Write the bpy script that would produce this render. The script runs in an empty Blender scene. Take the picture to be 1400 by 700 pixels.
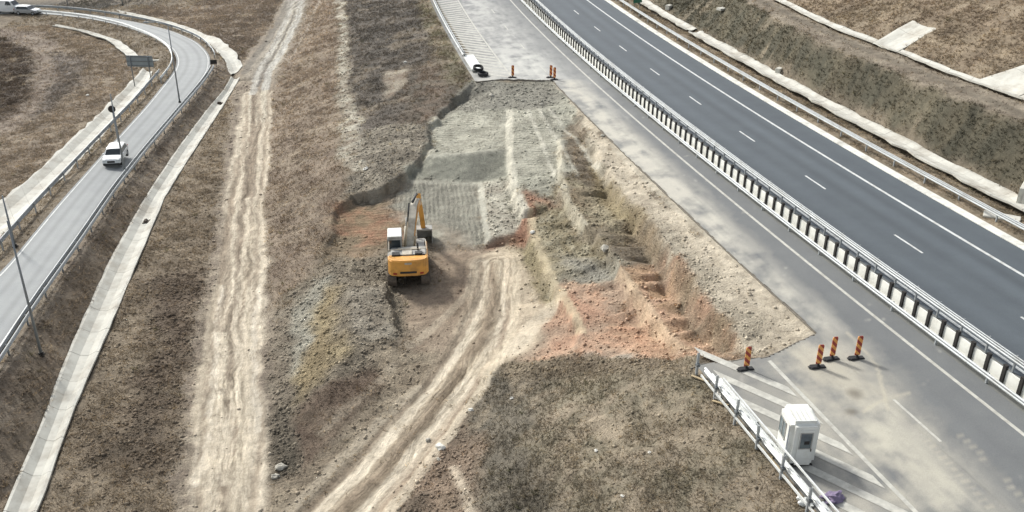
import bpy, bmesh, math, random
import numpy as np
from mathutils import Vector, Matrix
from mathutils.geometry import delaunay_2d_cdt
random.seed(7)
rs = np.random.RandomState(11)
S = bpy.context.scene
COL = S.collection
R = math.radians

# ---------------------------------------------------------------- camera data
F_PX, PIT, ROL, HC = 1250.0, R(26.162), R(-0.6), 28.0
_c, _s, _S, _C = math.cos(ROL), math.sin(ROL), math.sin(PIT), math.cos(PIT)
AX = np.array([_c, -_s*_S, -_s*_C]); AD = np.array([-_s, -_c*_S, -_c*_C]); AF = np.array([0, _C, -_S])
PA, PB, PZ = 0.0594326, 0.000867, -0.02938          # the motorway plane (crossfall)

def plane(x, y): return PA*x + PB*y + PZ
def ray(px, py): return (px-700)*AX + (py-350)*AD + F_PX*AF
def U(px, py, z):                                    # photo point -> world at absolute height z
    d = ray(px, py); t = (z-HC)/d[2]
    return np.array([d[0]*t, d[1]*t, z])
def UH(px, py, dz=0.0):                              # photo point -> world at height dz above the motorway plane
    d = ray(px, py); t = (HC-PZ-dz)/(PA*d[0]+PB*d[1]-d[2])
    return np.array([d[0]*t, d[1]*t, HC+d[2]*t])

# ---------------------------------------------------------------- motorway axis (the left carriageway's inner edge line)
CF = [0.0004449818, -0.3009829, 34.4972557]
_ys = np.linspace(-10, 420, 8601); _xs = np.polyval(CF, np.minimum(_ys, 300)) + np.where(_ys > 300, (_ys-300)*(-0.034), 0)
_sa = np.concatenate([[0], np.cumsum(np.hypot(np.diff(_xs), np.diff(_ys)))]); _sa -= np.interp(20, _ys, _sa)
def axis(s):
    y = np.interp(s, _sa, _ys); x = np.interp(s, _sa, _xs)
    dx = 2*CF[0]*np.minimum(y, 300)+CF[1]; n = np.sqrt(1+dx*dx)
    return x, y, dx/n, 1/n                            # point and unit tangent
def SD(s, d, dz=0.0):
    x, y, tx, ty = axis(s); X = x+ty*d; Y = y-tx*d
    return np.stack([X, Y, plane(X, Y)+dz], -1)
def sd_of(x, y):
    yy = np.array(y, float)
    for _ in range(5):
        q = np.clip(yy, -10, 300); xx = np.polyval(CF, q); dx = 2*CF[0]*q+CF[1]
        yy = yy+((x-xx)*dx+(y-yy))/(1+dx*dx)
    q = np.clip(yy, -10, 300); xx = np.polyval(CF, q); dx = 2*CF[0]*q+CF[1]
    return np.interp(yy, _ys, _sa), ((x-xx)-dx*(y-yy))/np.sqrt(1+dx*dx)

# ---------------------------------------------------------------- noise
_tab = rs.rand(16, 256, 256).astype(np.float32)
def vn(x, y, sc, seed=0):
    u = x/sc+seed*17.13; v = y/sc+seed*31.7
    iu = np.floor(u).astype(int); iv = np.floor(v).astype(int); fu = u-iu; fv = v-iv
    fu = fu*fu*(3-2*fu); fv = fv*fv*(3-2*fv); T = _tab[seed % 16]
    a = T[iu & 255, iv & 255]; b = T[(iu+1) & 255, iv & 255]; c = T[iu & 255, (iv+1) & 255]; d = T[(iu+1) & 255, (iv+1) & 255]
    return (a*(1-fu)+b*fu)*(1-fv)+(c*(1-fu)+d*fu)*fv*1.0
def fbm(x, y, sc, seed=0, o=4, g=.5):
    r = 0; a = 1; t = 0
    for k in range(o):
        r = r+a*vn(x*math.cos(k)+y*math.sin(k), -x*math.sin(k)+y*math.cos(k), sc/2**k, seed+k); t += a; a *= g
    return r/t*2-1

# ---------------------------------------------------------------- terrain as break lines
PTS = []
def addline(w, step=.7):
    w = [np.array(p, float) for p in w]
    for a, b in zip(w[:-1], w[1:]):
        L = np.linalg.norm((b-a)[:2]); n = max(1, int(L/step))
        if L > 120: n = 12
        for k in range(n): PTS.append(a+(b-a)*k/n)
    PTS.append(w[-1])
def la(pts, step=.7): addline([U(*p) for p in pts], step)
def lh(pts, step=.7): addline([UH(*p) for p in pts], step)
def offset_line(w, off):
    w = np.array(w); t = np.gradient(w[:, :2], axis=0); t /= np.linalg.norm(t, axis=1)[:, None]+1e-9
    o = w.copy(); o[:, 0] += -t[:, 1]*off; o[:, 1] += t[:, 0]*off
    return o
def scarp(w, drop, off):                              # off > 0: foot lies to the left of the running direction
    w = np.array(w, float); L = np.concatenate([[0], np.cumsum(np.linalg.norm(np.diff(w, axis=0), axis=1))]); q = np.arange(0, L[-1], .6)
    drop = np.interp(q, L, np.interp(np.arange(len(w)), np.linspace(0, len(w)-1, len(drop)), drop))
    w = np.stack([np.interp(q, L, w[:, k]) for k in range(3)], 1); j_ = rs.normal(0, 1, (len(w), 3)); j_[1:-1] = (j_[:-2]+2*j_[1:-1]+j_[2:])/2.6
    w[1:-1] += (j_*[.14, .14, .06])[1:-1]; drop = drop*(1+.14*rs.normal(0, 1, len(w)))
    addline(w)
    o = offset_line(w, off); o[:, 2] = w[:, 2]-drop; addline(o); return o

# motorway corridor
for d in (-4.2, 1.2, 3.2, 14.6):
    lo = -15
    addline([SD(s, d, -.06) for s in np.arange(lo, 300, 4)], 1.2)
for s0, s1 in ((-15, 25.6), (87.5, 300)):
    for d in (-12.6, -8): addline([SD(s, d, -.06) for s in np.linspace(s0, s1, 40)], 1.2)
addline([SD(s, -4.15, -.12) for s in np.linspace(26, 86, 20)], 1)
addline([SD(s, -5.0, -.28) for s in np.linspace(27, 85, 20)], 1)
# right verge, gutter and cut slope
for d, dz in ((15.6, -.08), (17.6, -.28), (18.5, -.5), (19.6, -.62), (20.5, -.35)):
    addline([SD(s, d, dz) for s in np.arange(-15, 300, 4)], 1.5)
addline([UH(*p) for p in [(950, -60, 4), (1012, 2, 4), (1050, 20, 4), (1125, 60, 4), (1215, 95, 4), (1310, 135, 4), (1400, 167, 4), (1560, 230, 4)]], 1.5)
addline([UH(*p) for p in [(990, -60, 4.2), (1058, 1, 4.2), (1138, 42, 4.2), (1200, 64, 4.2), (1300, 104, 4.2), (1400, 140, 4.2), (1600, 210, 4.2)]], 1.5)
addline([UH(*p) for p in [(1000, -63, 4.3), (1066, -2, 4.3), (1146, 38, 4.3), (1206, 58, 4.3), (1306, 99, 4.3), (1400, 132, 4.3), (1620, 204, 4.3)]], 1.5)
lh([(1100, -60, 7.5), (1200, -25, 7.5), (1400, 40, 7.5), (1700, 130, 7.5)], 2)
lh([(1200, -120, 11), (1400, -60, 11), (1800, 20, 11)], 3)
# left embankment of the far half
lh([(560, -70, .0), (586, -8, 0), (612, 40, 0), (640, 84, 0), (648, 104, -.05)])
la([(455, -60, -3.6), (468, 0, -3.2), (474, 60, -3.0), (480, 120, -2.8), (487, 180, -2.6), (498, 232, -2.6)])
la([(450, -60, -3.9), (458, 0, -3.5), (462, 60, -3.3), (464, 120, -3.1), (464, 180, -2.9), (470, 240, -2.9)])
la([(438, -60, -6.2), (427, 0, -6), (415, 25, -6), (376, 92, -5.9), (368, 140, -5.8), (362, 200, -5.7), (356, 300, -5.7), (362, 380, -5.7), (372, 460, -5.8), (372, 600, -6.0), (350, 700, -6.2), (320, 830, -6.4)])
la([(395, -60, -6.2), (388, 0, -6), (372, 40, -6), (330, 92, -6), (318, 140, -5.9), (308, 230, -5.8), (290, 350, -5.8), (270, 450, -5.9), (245, 600, -6.1), (235, 700, -6.3), (210, 830, -6.5)])
# left rim of the pit (runs from the far slab down to the heap)
rim = [U(*p) for p in [(645, 113, -.4), (628, 126, -.7), (605, 148, -1.1), (586, 172, -1.5), (578, 205, -1.9), (556, 238, -2.5), (520, 257, -3.0), (480, 266, -3.4), (460, 288, -3.9), (450, 320, -4.3), (440, 350, -4.6)]]
scarp(rim, [.2, .9, .6, .5, .6, .8, 1.0, .8, .5, .3, .2], .3)
# far end of the pit and its terraces
lh([(652, 113, -.1), (690, 109, -.1), (728, 109, -.1), (762, 113, -.1)])
lh([(655, 120, -.45), (700, 118, -.4), (745, 120, -.35)])
la([(622, 150, -1.2), (660, 152, -.8), (690, 152, -.7)])
la([(592, 205, -1.9), (582, 215, -2.05), (640, 209, -1.6), (692, 203, -1.35)])
la([(560, 247, -3.2), (600, 247, -3.1), (655, 249, -3.05)])
la([(694, 243, -2.4), (668, 251, -2.7)])
la([(545, 262, -3.7), (600, 262, -3.45), (655, 262, -3.3)])
la([(480, 300, -4.35), (540, 300, -4.2), (600, 315, -4.2), (664, 330, -4.2)])
la([(470, 345, -4.75), (530, 345, -4.6), (600, 345, -4.55), (664, 341, -4.5)])
la([(659, 252, -2.8), (663, 290, -3.3), (668, 325, -3.75)])
la([(680, 262, -2.75), (695, 290, -3.2), (700, 305, -3.4)])
la([(670, 326, -3.75), (700, 318, -3.55), (716, 306, -3.35)])
la([(670, 338, -4.4), (702, 333, -4.15), (722, 330, -3.95)])
# terraces stepping down from the carriageway
S1 = scarp([UH(*p) for p in [(697, 150, -.6), (697, 205, -1.2), (701, 250, -1.9), (717, 290, -2.5), (725, 320, -2.9), (746, 370, -3.2), (770, 410, -3.3), (795, 455, -3.4)]], [.1, .5, .9, 1.2, 1.2, 1.2, 1.0, .5], -.3)
S2 = scarp([UH(*p) for p in [(765, 190, -.5), (765, 235, -.9), (772, 270, -1.2), (795, 300, -1.5), (830, 335, -1.7), (852, 370, -1.9), (890, 430, -2.0), (930, 476, -2.1)]], [.3, .8, 1.1, 1.1, 1.1, 1.2, 1.2, .7], -.3)
S3 = scarp([UH(*p) for p in [(785, 150, -.3), (812, 200, -.4), (850, 262, -.45), (885, 300, -.5), (915, 340, -.5), (950, 395, -.5), (988, 440, -.45), (1020, 474, -.35)]], [.3, 1.0, 1.6, 1.9, 2.0, 2.0, 1.9, 1.0], -.55)
# the near edge of the pit: top of the remaining embankment, its far side drops into the pit
scarp([UH(*p) for p in [(958, 488, -.12), (930, 489, -.7), (900, 490, -1.4), (830, 490, -2.4), (760, 492, -3.3), (705, 497, -4.2)]], [.2, .9, .8, .6, .5, .4], -.4)
lh([(960, 484, -.35), (1000, 482, -.3), (1047, 481, -.25), (1090, 470, -.22), (1118, 456, -.2)])
# foreground slope and access track
lh([(950, 491, -.05), (985, 525, -.05), (1040, 580, -.05), (1100, 645, -.05), (1160, 705, -.05), (1290, 850, -.05)])
la([(640, 512, -5.2), (626, 540, -5.4), (600, 590, -5.7), (560, 640, -5.9), (510, 700, -6.1), (430, 800, -6.3)])
la([(690, 500, -4.8), (655, 580, -5.2), (620, 640, -5.45), (590, 700, -5.6), (540, 800, -5.8)])
la([(585, 400, -4.75), (600, 470, -5.0), (560, 540, -5.4), (500, 600, -5.8), (400, 700, -6.2), (300, 800, -6.5)])
la([(660, 350, -4.5), (660, 420, -4.8), (700, 420, -4.7), (690, 480, -4.9)], 1.5)
# spoil heaps between the two tracks
la([(458, 368, -4.3), (480, 400, -4.0), (482, 440, -4.1), (470, 490, -4.5), (440, 545, -5.0)])
la([(430, 380, -4.9), (420, 440, -5.0), (405, 520, -5.3), (398, 600, -5.8), (380, 680, -6.1)])
scarp([U(*p) for p in [(512, 385, -4.3), (527, 385, -4.2), (532, 410, -4.2), (540, 440, -4.3), (546, 458, -4.5)]], [.5, .9, .9, .7, .3], .22)
la([(500, 520, -5.0), (470, 575, -5.4), (420, 640, -5.9)])
# ramp road corridor
RL = [(-120, 470, -3.2), (0, 376, -3.5), (25, 345, -3.6), (75, 284, -3.8), (150, 200, -4.3), (200, 145, -4.7), (220, 120, -4.9), (238, 98, -5.1), (243, 84, -5.3), (236, 67, -5.4), (210, 51, -5.6), (170, 36, -5.8), (125, 26, -6.0), (75, 20, -6.2), (40, 18, -6.3), (0, 19, -6.4), (-60, 24, -6.5)]
RR = [(-60, 570, -3.2), (0, 483, -3.5), (30, 434, -3.6), (95, 344, -3.8), (150, 264, -4.3), (190, 214, -4.7), (240, 155, -4.9), (270, 120, -5.1), (287, 96, -5.2), (288, 76, -5.4), (270, 57, -5.5), (235, 42, -5.6), (190, 31, -5.8), (140, 22, -6.0), (90, 16, -6.2), (50, 14, -6.3), (0, 13.5, -6.4), (-60, 16, -6.5)]
def smooth_w(pts, n):
    w = np.array([U(*p) for p in pts]); L = np.concatenate([[0], np.cumsum(np.linalg.norm(np.diff(w, axis=0), axis=1))])
    q = np.linspace(0, L[-1], n); o = np.stack([np.interp(q, L, w[:, k]) for k in range(3)], 1)
    for _ in range(max(2, int((n/len(pts))**2/6))):
        o[1:-1] = (o[:-2]+2*o[1:-1]+o[2:])/4
    return o
RLw, RRw = smooth_w(RL, 220), smooth_w(RR, 220)
_i = np.arange(0, 220, 2)
for w, sg in ((RLw, 1), (RRw, -1)):
    q = w[_i].copy(); q[:, 2] -= .06; addline(q, 1); addline(offset_line(q, sg*1.1), 1)
la([(-150, 440, -4.8), (0, 318, -5.3), (60, 262, -5.5), (120, 203, -5.7), (170, 150, -6.0), (206, 108, -6.3), (206, 94, -6.4), (170, 64, -6.6), (120, 48, -6.7), (75, 38, -6.8), (0, 36, -6.8)])
la([(-150, 395, -5.2), (0, 288, -5.5), (60, 240, -5.7), (110, 192, -5.9), (155, 143, -6.1), (192, 104, -6.5), (190, 94, -6.5), (150, 62, -6.7), (75, 34, -6.8)])
la([(-20, 790, -5.5), (5, 700, -5.45), (50, 598, -5.35), (95, 480, -5.25), (150, 358, -5.25), (200, 268, -5.4), (240, 208, -5.7), (285, 148, -6.1), (318, 112, -6.2), (320, 88, -6.3), (290, 62, -6.4), (225, 34, -6.6), (160, 18, -6.8), (120, 13, -6.9)])
la([(30, 790, -5.55), (52, 700, -5.5), (102, 560, -5.4), (145, 460, -5.3), (192, 350, -5.3), (226, 268, -5.45), (262, 212, -5.75), (300, 152, -6.1), (326, 112, -6.2), (330, 84, -6.3)])
la([(-300, 250, -6.6), (-100, 150, -6.9), (0, 100, -7.0), (60, 110, -6.8), (100, 140, -6.4)], 3)
la([(-300, 30, -7), (0, 3, -7), (120, 8, -7.0), (300, 12, -6.7), (380, 10, -6.2)], 3)
la([(-500, -100, -8), (0, -110, -8), (380, -110, -7), (440, -80, -6.5)], 4)
la([(-400, 420, -6), (-300, 700, -7), (-100, 900, -7)], 4)
for p in ((-260, 10, -8), (-260, 400, -8), (-100, 400, -8), (60, 420, -3), (260, 400, 16), (260, 10, 14), (90, 10, 7), (-60, 10, -6.5), (0, 15, -5.5)): PTS.append(np.array(p, float))

def build_height():
    P = np.array(PTS)
    out = delaunay_2d_cdt([Vector((p[0], p[1])) for p in P], [], [], 0, 1e-4, True)
    V = np.array([[v.x, v.y] for v in out[0]]); z = np.array([P[o[0], 2] if len(o) else 0 for o in out[3]])
    G = np.full((NY, NX), np.nan, np.float32)
    for f in out[2]:
        ids = list(f)
        for k in range(1, len(ids)-1):
            a, b, c = ids[0], ids[k], ids[k+1]
            A, B, Cc = V[a], V[b], V[c]
            x0, x1 = min(A[0], B[0], Cc[0]), max(A[0], B[0], Cc[0]); y0, y1 = min(A[1], B[1], Cc[1]), max(A[1], B[1], Cc[1])
            i0, i1 = max(0, math.ceil((x0-GX0)/GS)), min(NX-1, math.floor((x1-GX0)/GS))
            j0, j1 = max(0, math.ceil((y0-GY0)/GS)), min(NY-1, math.floor((y1-GY0)/GS))
            if i1 < i0 or j1 < j0: continue
            D = (B[1]-Cc[1])*(A[0]-Cc[0])+(Cc[0]-B[0])*(A[1]-Cc[1])
            if abs(D) < 1e-9: continue
            X = GX0+np.arange(i0, i1+1)*GS; Y = (GY0+np.arange(j0, j1+1)*GS)[:, None]
            l1 = ((B[1]-Cc[1])*(X-Cc[0])+(Cc[0]-B[0])*(Y-Cc[1]))/D
            l2 = ((Cc[1]-A[1])*(X-Cc[0])+(A[0]-Cc[0])*(Y-Cc[1]))/D
            l3 = 1-l1-l2; m = (l1 >= -1e-6) & (l2 >= -1e-6) & (l3 >= -1e-6)
            g = G[j0:j1+1, i0:i1+1]; g[m] = (l1*z[a]+l2*z[b]+l3*z[c])[m]
    G = np.where(np.isnan(G), np.float32(-6), G)
    for _ in range(0):
        g = G.copy(); g[1:-1, 1:-1] = (G[1:-1, 1:-1]*4+G[:-2, 1:-1]+G[2:, 1:-1]+G[1:-1, :-2]+G[1:-1, 2:])/8; G = g
    return G
GX0, GY0, GS = -112.0, 18.0, .2
NX, NY = int((84-GX0)/GS)+1, int((262-GY0)/GS)+1
HG = build_height()
def hgt(x, y):
    x = np.asarray(x, float); y = np.asarray(y, float)
    u = np.clip((x-GX0)/GS, 0, NX-1.001); v = np.clip((y-GY0)/GS, 0, NY-1.001)
    i = u.astype(int); j = v.astype(int); fu = u-i; fv = v-j
    return (HG[j, i]*(1-fu)+HG[j, i+1]*fu)*(1-fv)+(HG[j+1, i]*(1-fu)+HG[j+1, i+1]*fu)*fv
def G(px, py, lift=0.0):                              # photo point -> the point of the terrain it shows
    d = ray(px, py); ts = (np.linspace(14, -9.5, 471)-HC)/d[2]
    X = d[0]*ts; Y = d[1]*ts; Z = HC+d[2]*ts; below = Z <= hgt(X, Y)
    k = int(np.argmax(below)) if below.any() else 470
    if k == 0: t = ts[0]
    else:
        a, b = ts[k-1], ts[k]
        for _ in range(18):
            m = (a+b)/2
            if HC+d[2]*m <= hgt(d[0]*m, d[1]*m): b = m
            else: a = m
        t = b
    return np.array([d[0]*t, d[1]*t, HC+d[2]*t+lift])

# ---------------------------------------------------------------- colour zones of the ground
def lin(c):
    c = np.array(c, float)/255; return np.where(c <= .04045, c/12.92, ((c+.055)/1.055)**2.4)
KALB = 0.86
def alb(c):
    v = lin(c); g = v.mean(); return (g+(v-g)*.85)*KALB*np.array([.985, 1.0, .965])
def sdist(poly, x, y):                                # signed distance, positive inside
    n = len(poly); d2 = np.full(x.shape, 1e9); ins = np.zeros(x.shape, bool)
    for k in range(n):
        ax, ay = poly[k]; bx, by = poly[(k+1) % n]
        ex, ey = bx-ax, by-ay; L = ex*ex+ey*ey+1e-12
        t = np.clip(((x-ax)*ex+(y-ay)*ey)/L, 0, 1)
        d2 = np.minimum(d2, (x-ax-t*ex)**2+(y-ay-t*ey)**2)
        c = (ay > y) != (by > y)
        if ay != by: ins ^= c & (x < (bx-ax)*(y-ay)/(by-ay)+ax)
    return np.where(ins, 1, -1)*np.sqrt(d2)
def pdist(line, x, y):                                # distance to an open polyline
    d2 = np.full(x.shape, 1e9)
    for k in range(len(line)-1):
        ax, ay = line[k][:2]; bx, by = line[k+1][:2]; ex, ey = bx-ax, by-ay; L = ex*ex+ey*ey+1e-12
        t = np.clip(((x-ax)*ex+(y-ay)*ey)/L, 0, 1); d2 = np.minimum(d2, (x-ax-t*ex)**2+(y-ay-t*ey)**2)
    return np.sqrt(d2)
def wp(pts): return [tuple(G(*p)[:2]) for p in pts]
def sub(mask_xy, pad, x, y):
    q = np.array(mask_xy); return (x > q[:, 0].min()-pad) & (x < q[:, 0].max()+pad) & (y > q[:, 1].min()-pad) & (y < q[:, 1].max()+pad)

# every zone: outline, two colours, feather (m), edge wander (m), clod height (m), clod size, teeth (direction deg, spacing, height), grass, rubble
Z = []
def zone(pts, a, b, fe=.5, wa=1.0, rough=.05, size=.5, teeth=None, grass=0., rub=0., sc=1.5, k=1.0, world=False):
    Z.append(dict(poly=pts if world else wp(pts), a=alb(a), b=alb(b), fe=fe, wa=wa, rough=rough, size=size, teeth=teeth, grass=grass, rub=rub, sc=sc, k=k, kind='z'))
def track(pts, w, a, k=.8, fe=.15, wa=.15, dep=0.0, teeth=None):
    Z.append(dict(poly=wp(pts), a=alb(a), b=alb(a), w=w, fe=fe, wa=wa, k=k, dep=dep, kind='t'))

BASE = (alb((124, 112, 97)), alb((142, 129, 112)))
# right cut slope, berm and the field beyond
zone([(800, -60), (880, -4), (950, 38), (1062, 93), (1270, 199), (1400, 262), (1600, 360), (1600, 250), (1400, 167), (1310, 135), (1215, 95), (1125, 60), (1050, 20), (1000, -6), (940, -60)], (84, 81, 69), (104, 97, 81), .4, .6, .05, .7, grass=1., sc=1.2)
zone([(1000, -8), (1050, 19), (1125, 58), (1215, 94), (1310, 134), (1400, 166), (1600, 245), (1600, 215), (1400, 143), (1200, 66), (1140, 44), (1058, 2), (1030, -20)], (150, 138, 122), (128, 116, 102), .3, .4, .03, .6, grass=.12)
track([(1030, -5), (1090, 26), (1180, 66), (1300, 116), (1420, 166)], .35, (108, 100, 88), .6, .3, .3)
zone([(1058, 0), (1140, 40), (1200, 61), (1300, 101), (1420, 142), (1700, 220), (1700, -80), (1000, -80)], (128, 112, 94), (148, 132, 111), .3, .5, .05, .8, grass=1., sc=3)
# right verge
Z.append(dict(poly=[tuple(SD(s, 14.6)[:2]) for s in np.linspace(-15, 280, 50)]+[tuple(SD(s, 18.8)[:2]) for s in np.linspace(280, -15, 50)], a=alb((132, 120, 102)), b=alb((148, 132, 112)), fe=.2, wa=.3, rough=.03, size=.4, teeth=None, grass=.7, rub=0, sc=1.5, k=1, kind='z'))
# median ground
# left: fields round the ramp
zone([(-200, 300), (0, 290), (75, 215), (160, 128), (190, 100), (140, 56), (70, 34), (0, 40), (-200, 60)], (128, 114, 99), (146, 131, 114), .5, .8, .06, 1.0, grass=.8, sc=3)
zone([(-60, 30), (10, 40), (60, 45), (88, 75), (92, 105), (60, 150), (20, 178), (-40, 200)], (150, 136, 122), (128, 114, 102), 1., 1.5, .05, .8, grass=.25)
zone([(-60, 45), (10, 52), (40, 70), (48, 100), (30, 145), (0, 170), (-60, 190)], (80, 70, 62), (104, 92, 81), 1., 1.2, .07, .8, grass=.8)
zone([(65, 70), (92, 72), (118, 85), (100, 125), (65, 150), (40, 170), (60, 130), (75, 100)], (108, 102, 98), (122, 112, 104), 1., 1.2, .06, .7, grass=.9, k=.8)
zone([(130, 20), (200, 12), (300, 4), (395, -8), (372, 35), (330, 85), (290, 50), (230, 27), (180, 18)], (136, 121, 105), (122, 109, 97), .5, .8, .06, 1.0, grass=.8, sc=3)
zone([(-40, 0), (130, 2), (230, 5), (110, 14), (0, 12), (-40, 14)], (112, 108, 104), (92, 88, 82), .6, .6, .1, 1.2, grass=.6)
# left slope of the far embankment
zone([(470, -20), (586, -20), (612, 40), (640, 85), (646, 112), (600, 152), (580, 180), (570, 215), (530, 255), (498, 235), (488, 180), (478, 120), (476, 60)], (90, 84, 78), (108, 100, 92), .5, 1.0, .06, .9, grass=.55, sc=2.5)
zone([(560, -20), (590, -20), (616, 45), (642, 88), (646, 110), (628, 128), (600, 100), (585, 50)], (120, 114, 92), (112, 100, 84), .8, .8, .05, .7, grass=.8, sc=1.5, k=.85)
zone([(555, 100), (600, 70), (625, 128), (600, 150), (582, 172), (560, 190), (540, 180)], (122, 106, 92), (104, 96, 86), 1.2, 1.4, .08, .6, grass=.4, k=.8)
zone([(520, 100), (560, 92), (556, 112), (538, 132), (525, 136), (528, 118)], (176, 165, 148), (138, 122, 106), .5, 1.0, .05, .4, k=.85)
zone([(500, 178), (540, 170), (585, 175), (576, 210), (552, 240), (520, 255), (490, 262), (470, 262), (474, 240), (488, 235), (492, 205)], (138, 129, 116), (168, 158, 142), .5, 1.3, .10, .5, rub=.35, grass=.1)
zone([(455, -20), (468, -20), (476, 60), (478, 120), (492, 165), (500, 225), (488, 240), (470, 225), (462, 150), (460, 90), (464, 40)], (206, 200, 184), (140, 128, 113), .35, 1.1, .06, .5, rub=.3, sc=.8, k=.7)
zone([(425, -10), (455, -20), (462, 60), (460, 130), (462, 200), (472, 262), (458, 300), (440, 345), (405, 390), (372, 420), (366, 340), (364, 220), (370, 140), (378, 92), (415, 25)], (130, 114, 99), (150, 134, 117), .6, .8, .07, .8, grass=.6, sc=2.2)
# strip between drain and dirt track
zone([(330, 92), (318, 140), (308, 230), (290, 350), (268, 450), (245, 600), (235, 720), (52, 720), (102, 560), (192, 350), (262, 212), (300, 152)], (128, 114, 97), (148, 133, 114), .5, .8, .06, .8, grass=.6, rub=.1, sc=2)
zone([(215, 380), (280, 360), (262, 450), (250, 520), (200, 560), (205, 480)], (98, 84, 72), (120, 104, 90), 1.5, 2., .12, .5, grass=.2, rub=.6, k=.8)
zone([(150, 560), (230, 540), (235, 640), (180, 660), (140, 620)], (100, 88, 76), (124, 108, 92), 1.2, 2., .12, .5, grass=.2, rub=.6, k=.7)
# ramp embankment sides
zone([(0, 500), (95, 352), (190, 222), (288, 100), (300, 80), (322, 100), (318, 112), (285, 148), (240, 208), (200, 268), (150, 358), (95, 480), (50, 598), (5, 700), (-60, 800), (-60, 560)], (158, 144, 128), (128, 114, 100), .3, .4, .06, .6, grass=.35, rub=.15, sc=1.2)
zone([(60, 430), (120, 345), (185, 255), (200, 268), (150, 358), (95, 480), (50, 598), (5, 700), (-20, 700), (20, 560)], (122, 108, 92), (140, 124, 107), .8, .8, .06, .6, grass=.6, k=.85)
# light bare belt left and right of the dirt road
zone([(420, -8), (412, 30), (380, 85), (372, 140), (366, 200), (358, 300), (366, 380), (376, 460), (372, 600), (352, 720), (228, 720), (244, 600), (262, 460), (288, 350), (306, 230), (314, 150), (322, 95), (368, 38), (388, -8)], (168, 154, 136), (142, 128, 114), .4, .6, .06, .45, rub=.07, sc=.8)
zone([(418, -12), (412, 30), (386, 80), (368, 112), (338, 106), (340, 88), (376, 40), (392, -12)], (158, 150, 138), (174, 165, 151), 2.2, .4, .03, .5)
# the pit
zone([(646, 111), (762, 111), (800, 165), (838, 205), (870, 250), (850, 262), (810, 200), (790, 150), (765, 190), (770, 260), (700, 262), (660, 252), (556, 250), (578, 210), (584, 180), (605, 150)], (176, 173, 158), (152, 149, 136), 0.61, 1.40, .05, .35, rub=.12, teeth=(70, .34, .05), sc=.9)
zone([(646, 111), (760, 111), (765, 132), (735, 150), (690, 148), (640, 152), (610, 152), (628, 126)], (156, 152, 141), (134, 130, 120), 1.12, 1.40, .07, .4, rub=.25)
zone([(590, 160), (650, 150), (720, 152), (760, 160), (770, 235), (735, 240), (697, 250), (697, 203), (640, 209), (580, 214)], (196, 192, 176), (172, 168, 153), 0.95, 1.40, .03, .5, teeth=(78, .38, .11), rub=.06)
zone([(560, 247), (584, 214), (640, 209), (695, 204), (700, 225), (690, 245), (655, 249)], (150, 149, 136), (134, 133, 122), 0.53, 0.65, .02, .4, teeth=(35, .34, .07))  # step face turned to the camera: its shade is darkened into the colour
zone([(560, 250), (655, 250), (666, 330), (630, 336), (590, 332), (560, 310), (530, 290), (470, 290), (480, 268), (530, 262)], (172, 168, 154), (154, 150, 138), 0.61, 1.10, .025, .4, teeth=(6, .42, .13))
zone([(540, 262), (530, 290), (556, 325), (520, 345), (470, 360), (452, 330), (460, 290), (480, 270), (520, 258)], (156, 132, 108), (138, 122, 100), 0.95, 1.70, .04, .5, teeth=(92, .5, .08), rub=.08)
zone([(462, 278), (500, 285), (550, 300), (552, 322), (500, 335), (460, 320)], (170, 122, 94), (150, 128, 100), 1.29, 1.40, .04, .4, k=.75, teeth=(92, .5, .08))
zone([(590, 300), (640, 330), (664, 332), (664, 345), (600, 345)], (164, 156, 142), (142, 128, 112), 0.95, 1.10, .04, .4, k=.8)
zone([(657, 250), (695, 246), (716, 292), (716, 306), (670, 330)], (198, 192, 176), (164, 156, 142), 0.53, 0.80, .05, .35, rub=.4)
zone([(668, 328), (700, 318), (714, 300), (714, 262), (768, 280), (768, 288), (735, 280), (728, 300), (735, 325), (705, 335), (668, 345)], (176, 132, 108), (160, 122, 100), 0.44, 0.95, .05, .35, rub=.3)
zone([(765, 240), (835, 250), (880, 300), (840, 330), (795, 302), (772, 270)], (172, 160, 134), (148, 132, 108), 0.95, 1.55, .07, .4, rub=.3)
zone([(728, 282), (768, 284), (795, 305), (832, 336), (850, 365), (820, 385), (775, 412), (748, 370), (730, 325)], (170, 160, 136), (136, 124, 98), 0.78, 1.55, .06, .35, rub=.3, sc=.6)
zone([(760, 345), (830, 350), (852, 375), (780, 390)], (172, 167, 155), (148, 142, 130), 1.12, 1.70, .07, .35, rub=.35)
zone([(690, 330), (735, 325), (750, 370), (775, 412), (770, 440), (735, 400), (700, 370)], (158, 146, 114), (134, 122, 96), 0.78, 1.40, .06, .35, rub=.3, k=.9)
zone([(780, 392), (850, 368), (890, 432), (935, 490), (780, 494), (715, 492), (730, 450), (765, 425)], (194, 156, 129), (180, 154, 132), 0.78, 1.55, .05, .35, rub=.2, sc=.9)
zone([(850, 362), (900, 345), (950, 440), (1005, 486), (940, 490), (892, 432)], (206, 168, 140), (190, 156, 124), 0.78, 1.55, .06, .4, rub=.2, sc=.9)
zone([(812, 205), (850, 262), (885, 300), (920, 345), (955, 400), (992, 446), (1012, 482), (990, 484), (950, 440), (910, 372), (870, 315), (832, 262)], (160, 144, 120), (132, 118, 98), 0.78, 0.95, .09, .35, rub=.4, sc=.6, k=.85)
zone([(760, 112), (838, 200), (900, 268), (1000, 350), (1125, 452), (1118, 458), (1047, 485), (1018, 484), (990, 440), (950, 395), (915, 340), (885, 300), (850, 262), (812, 200), (786, 150)], (200, 187, 167), (178, 165, 146), 0.35, 1.10, .04, .35, rub=.12, sc=1.0)
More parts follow.
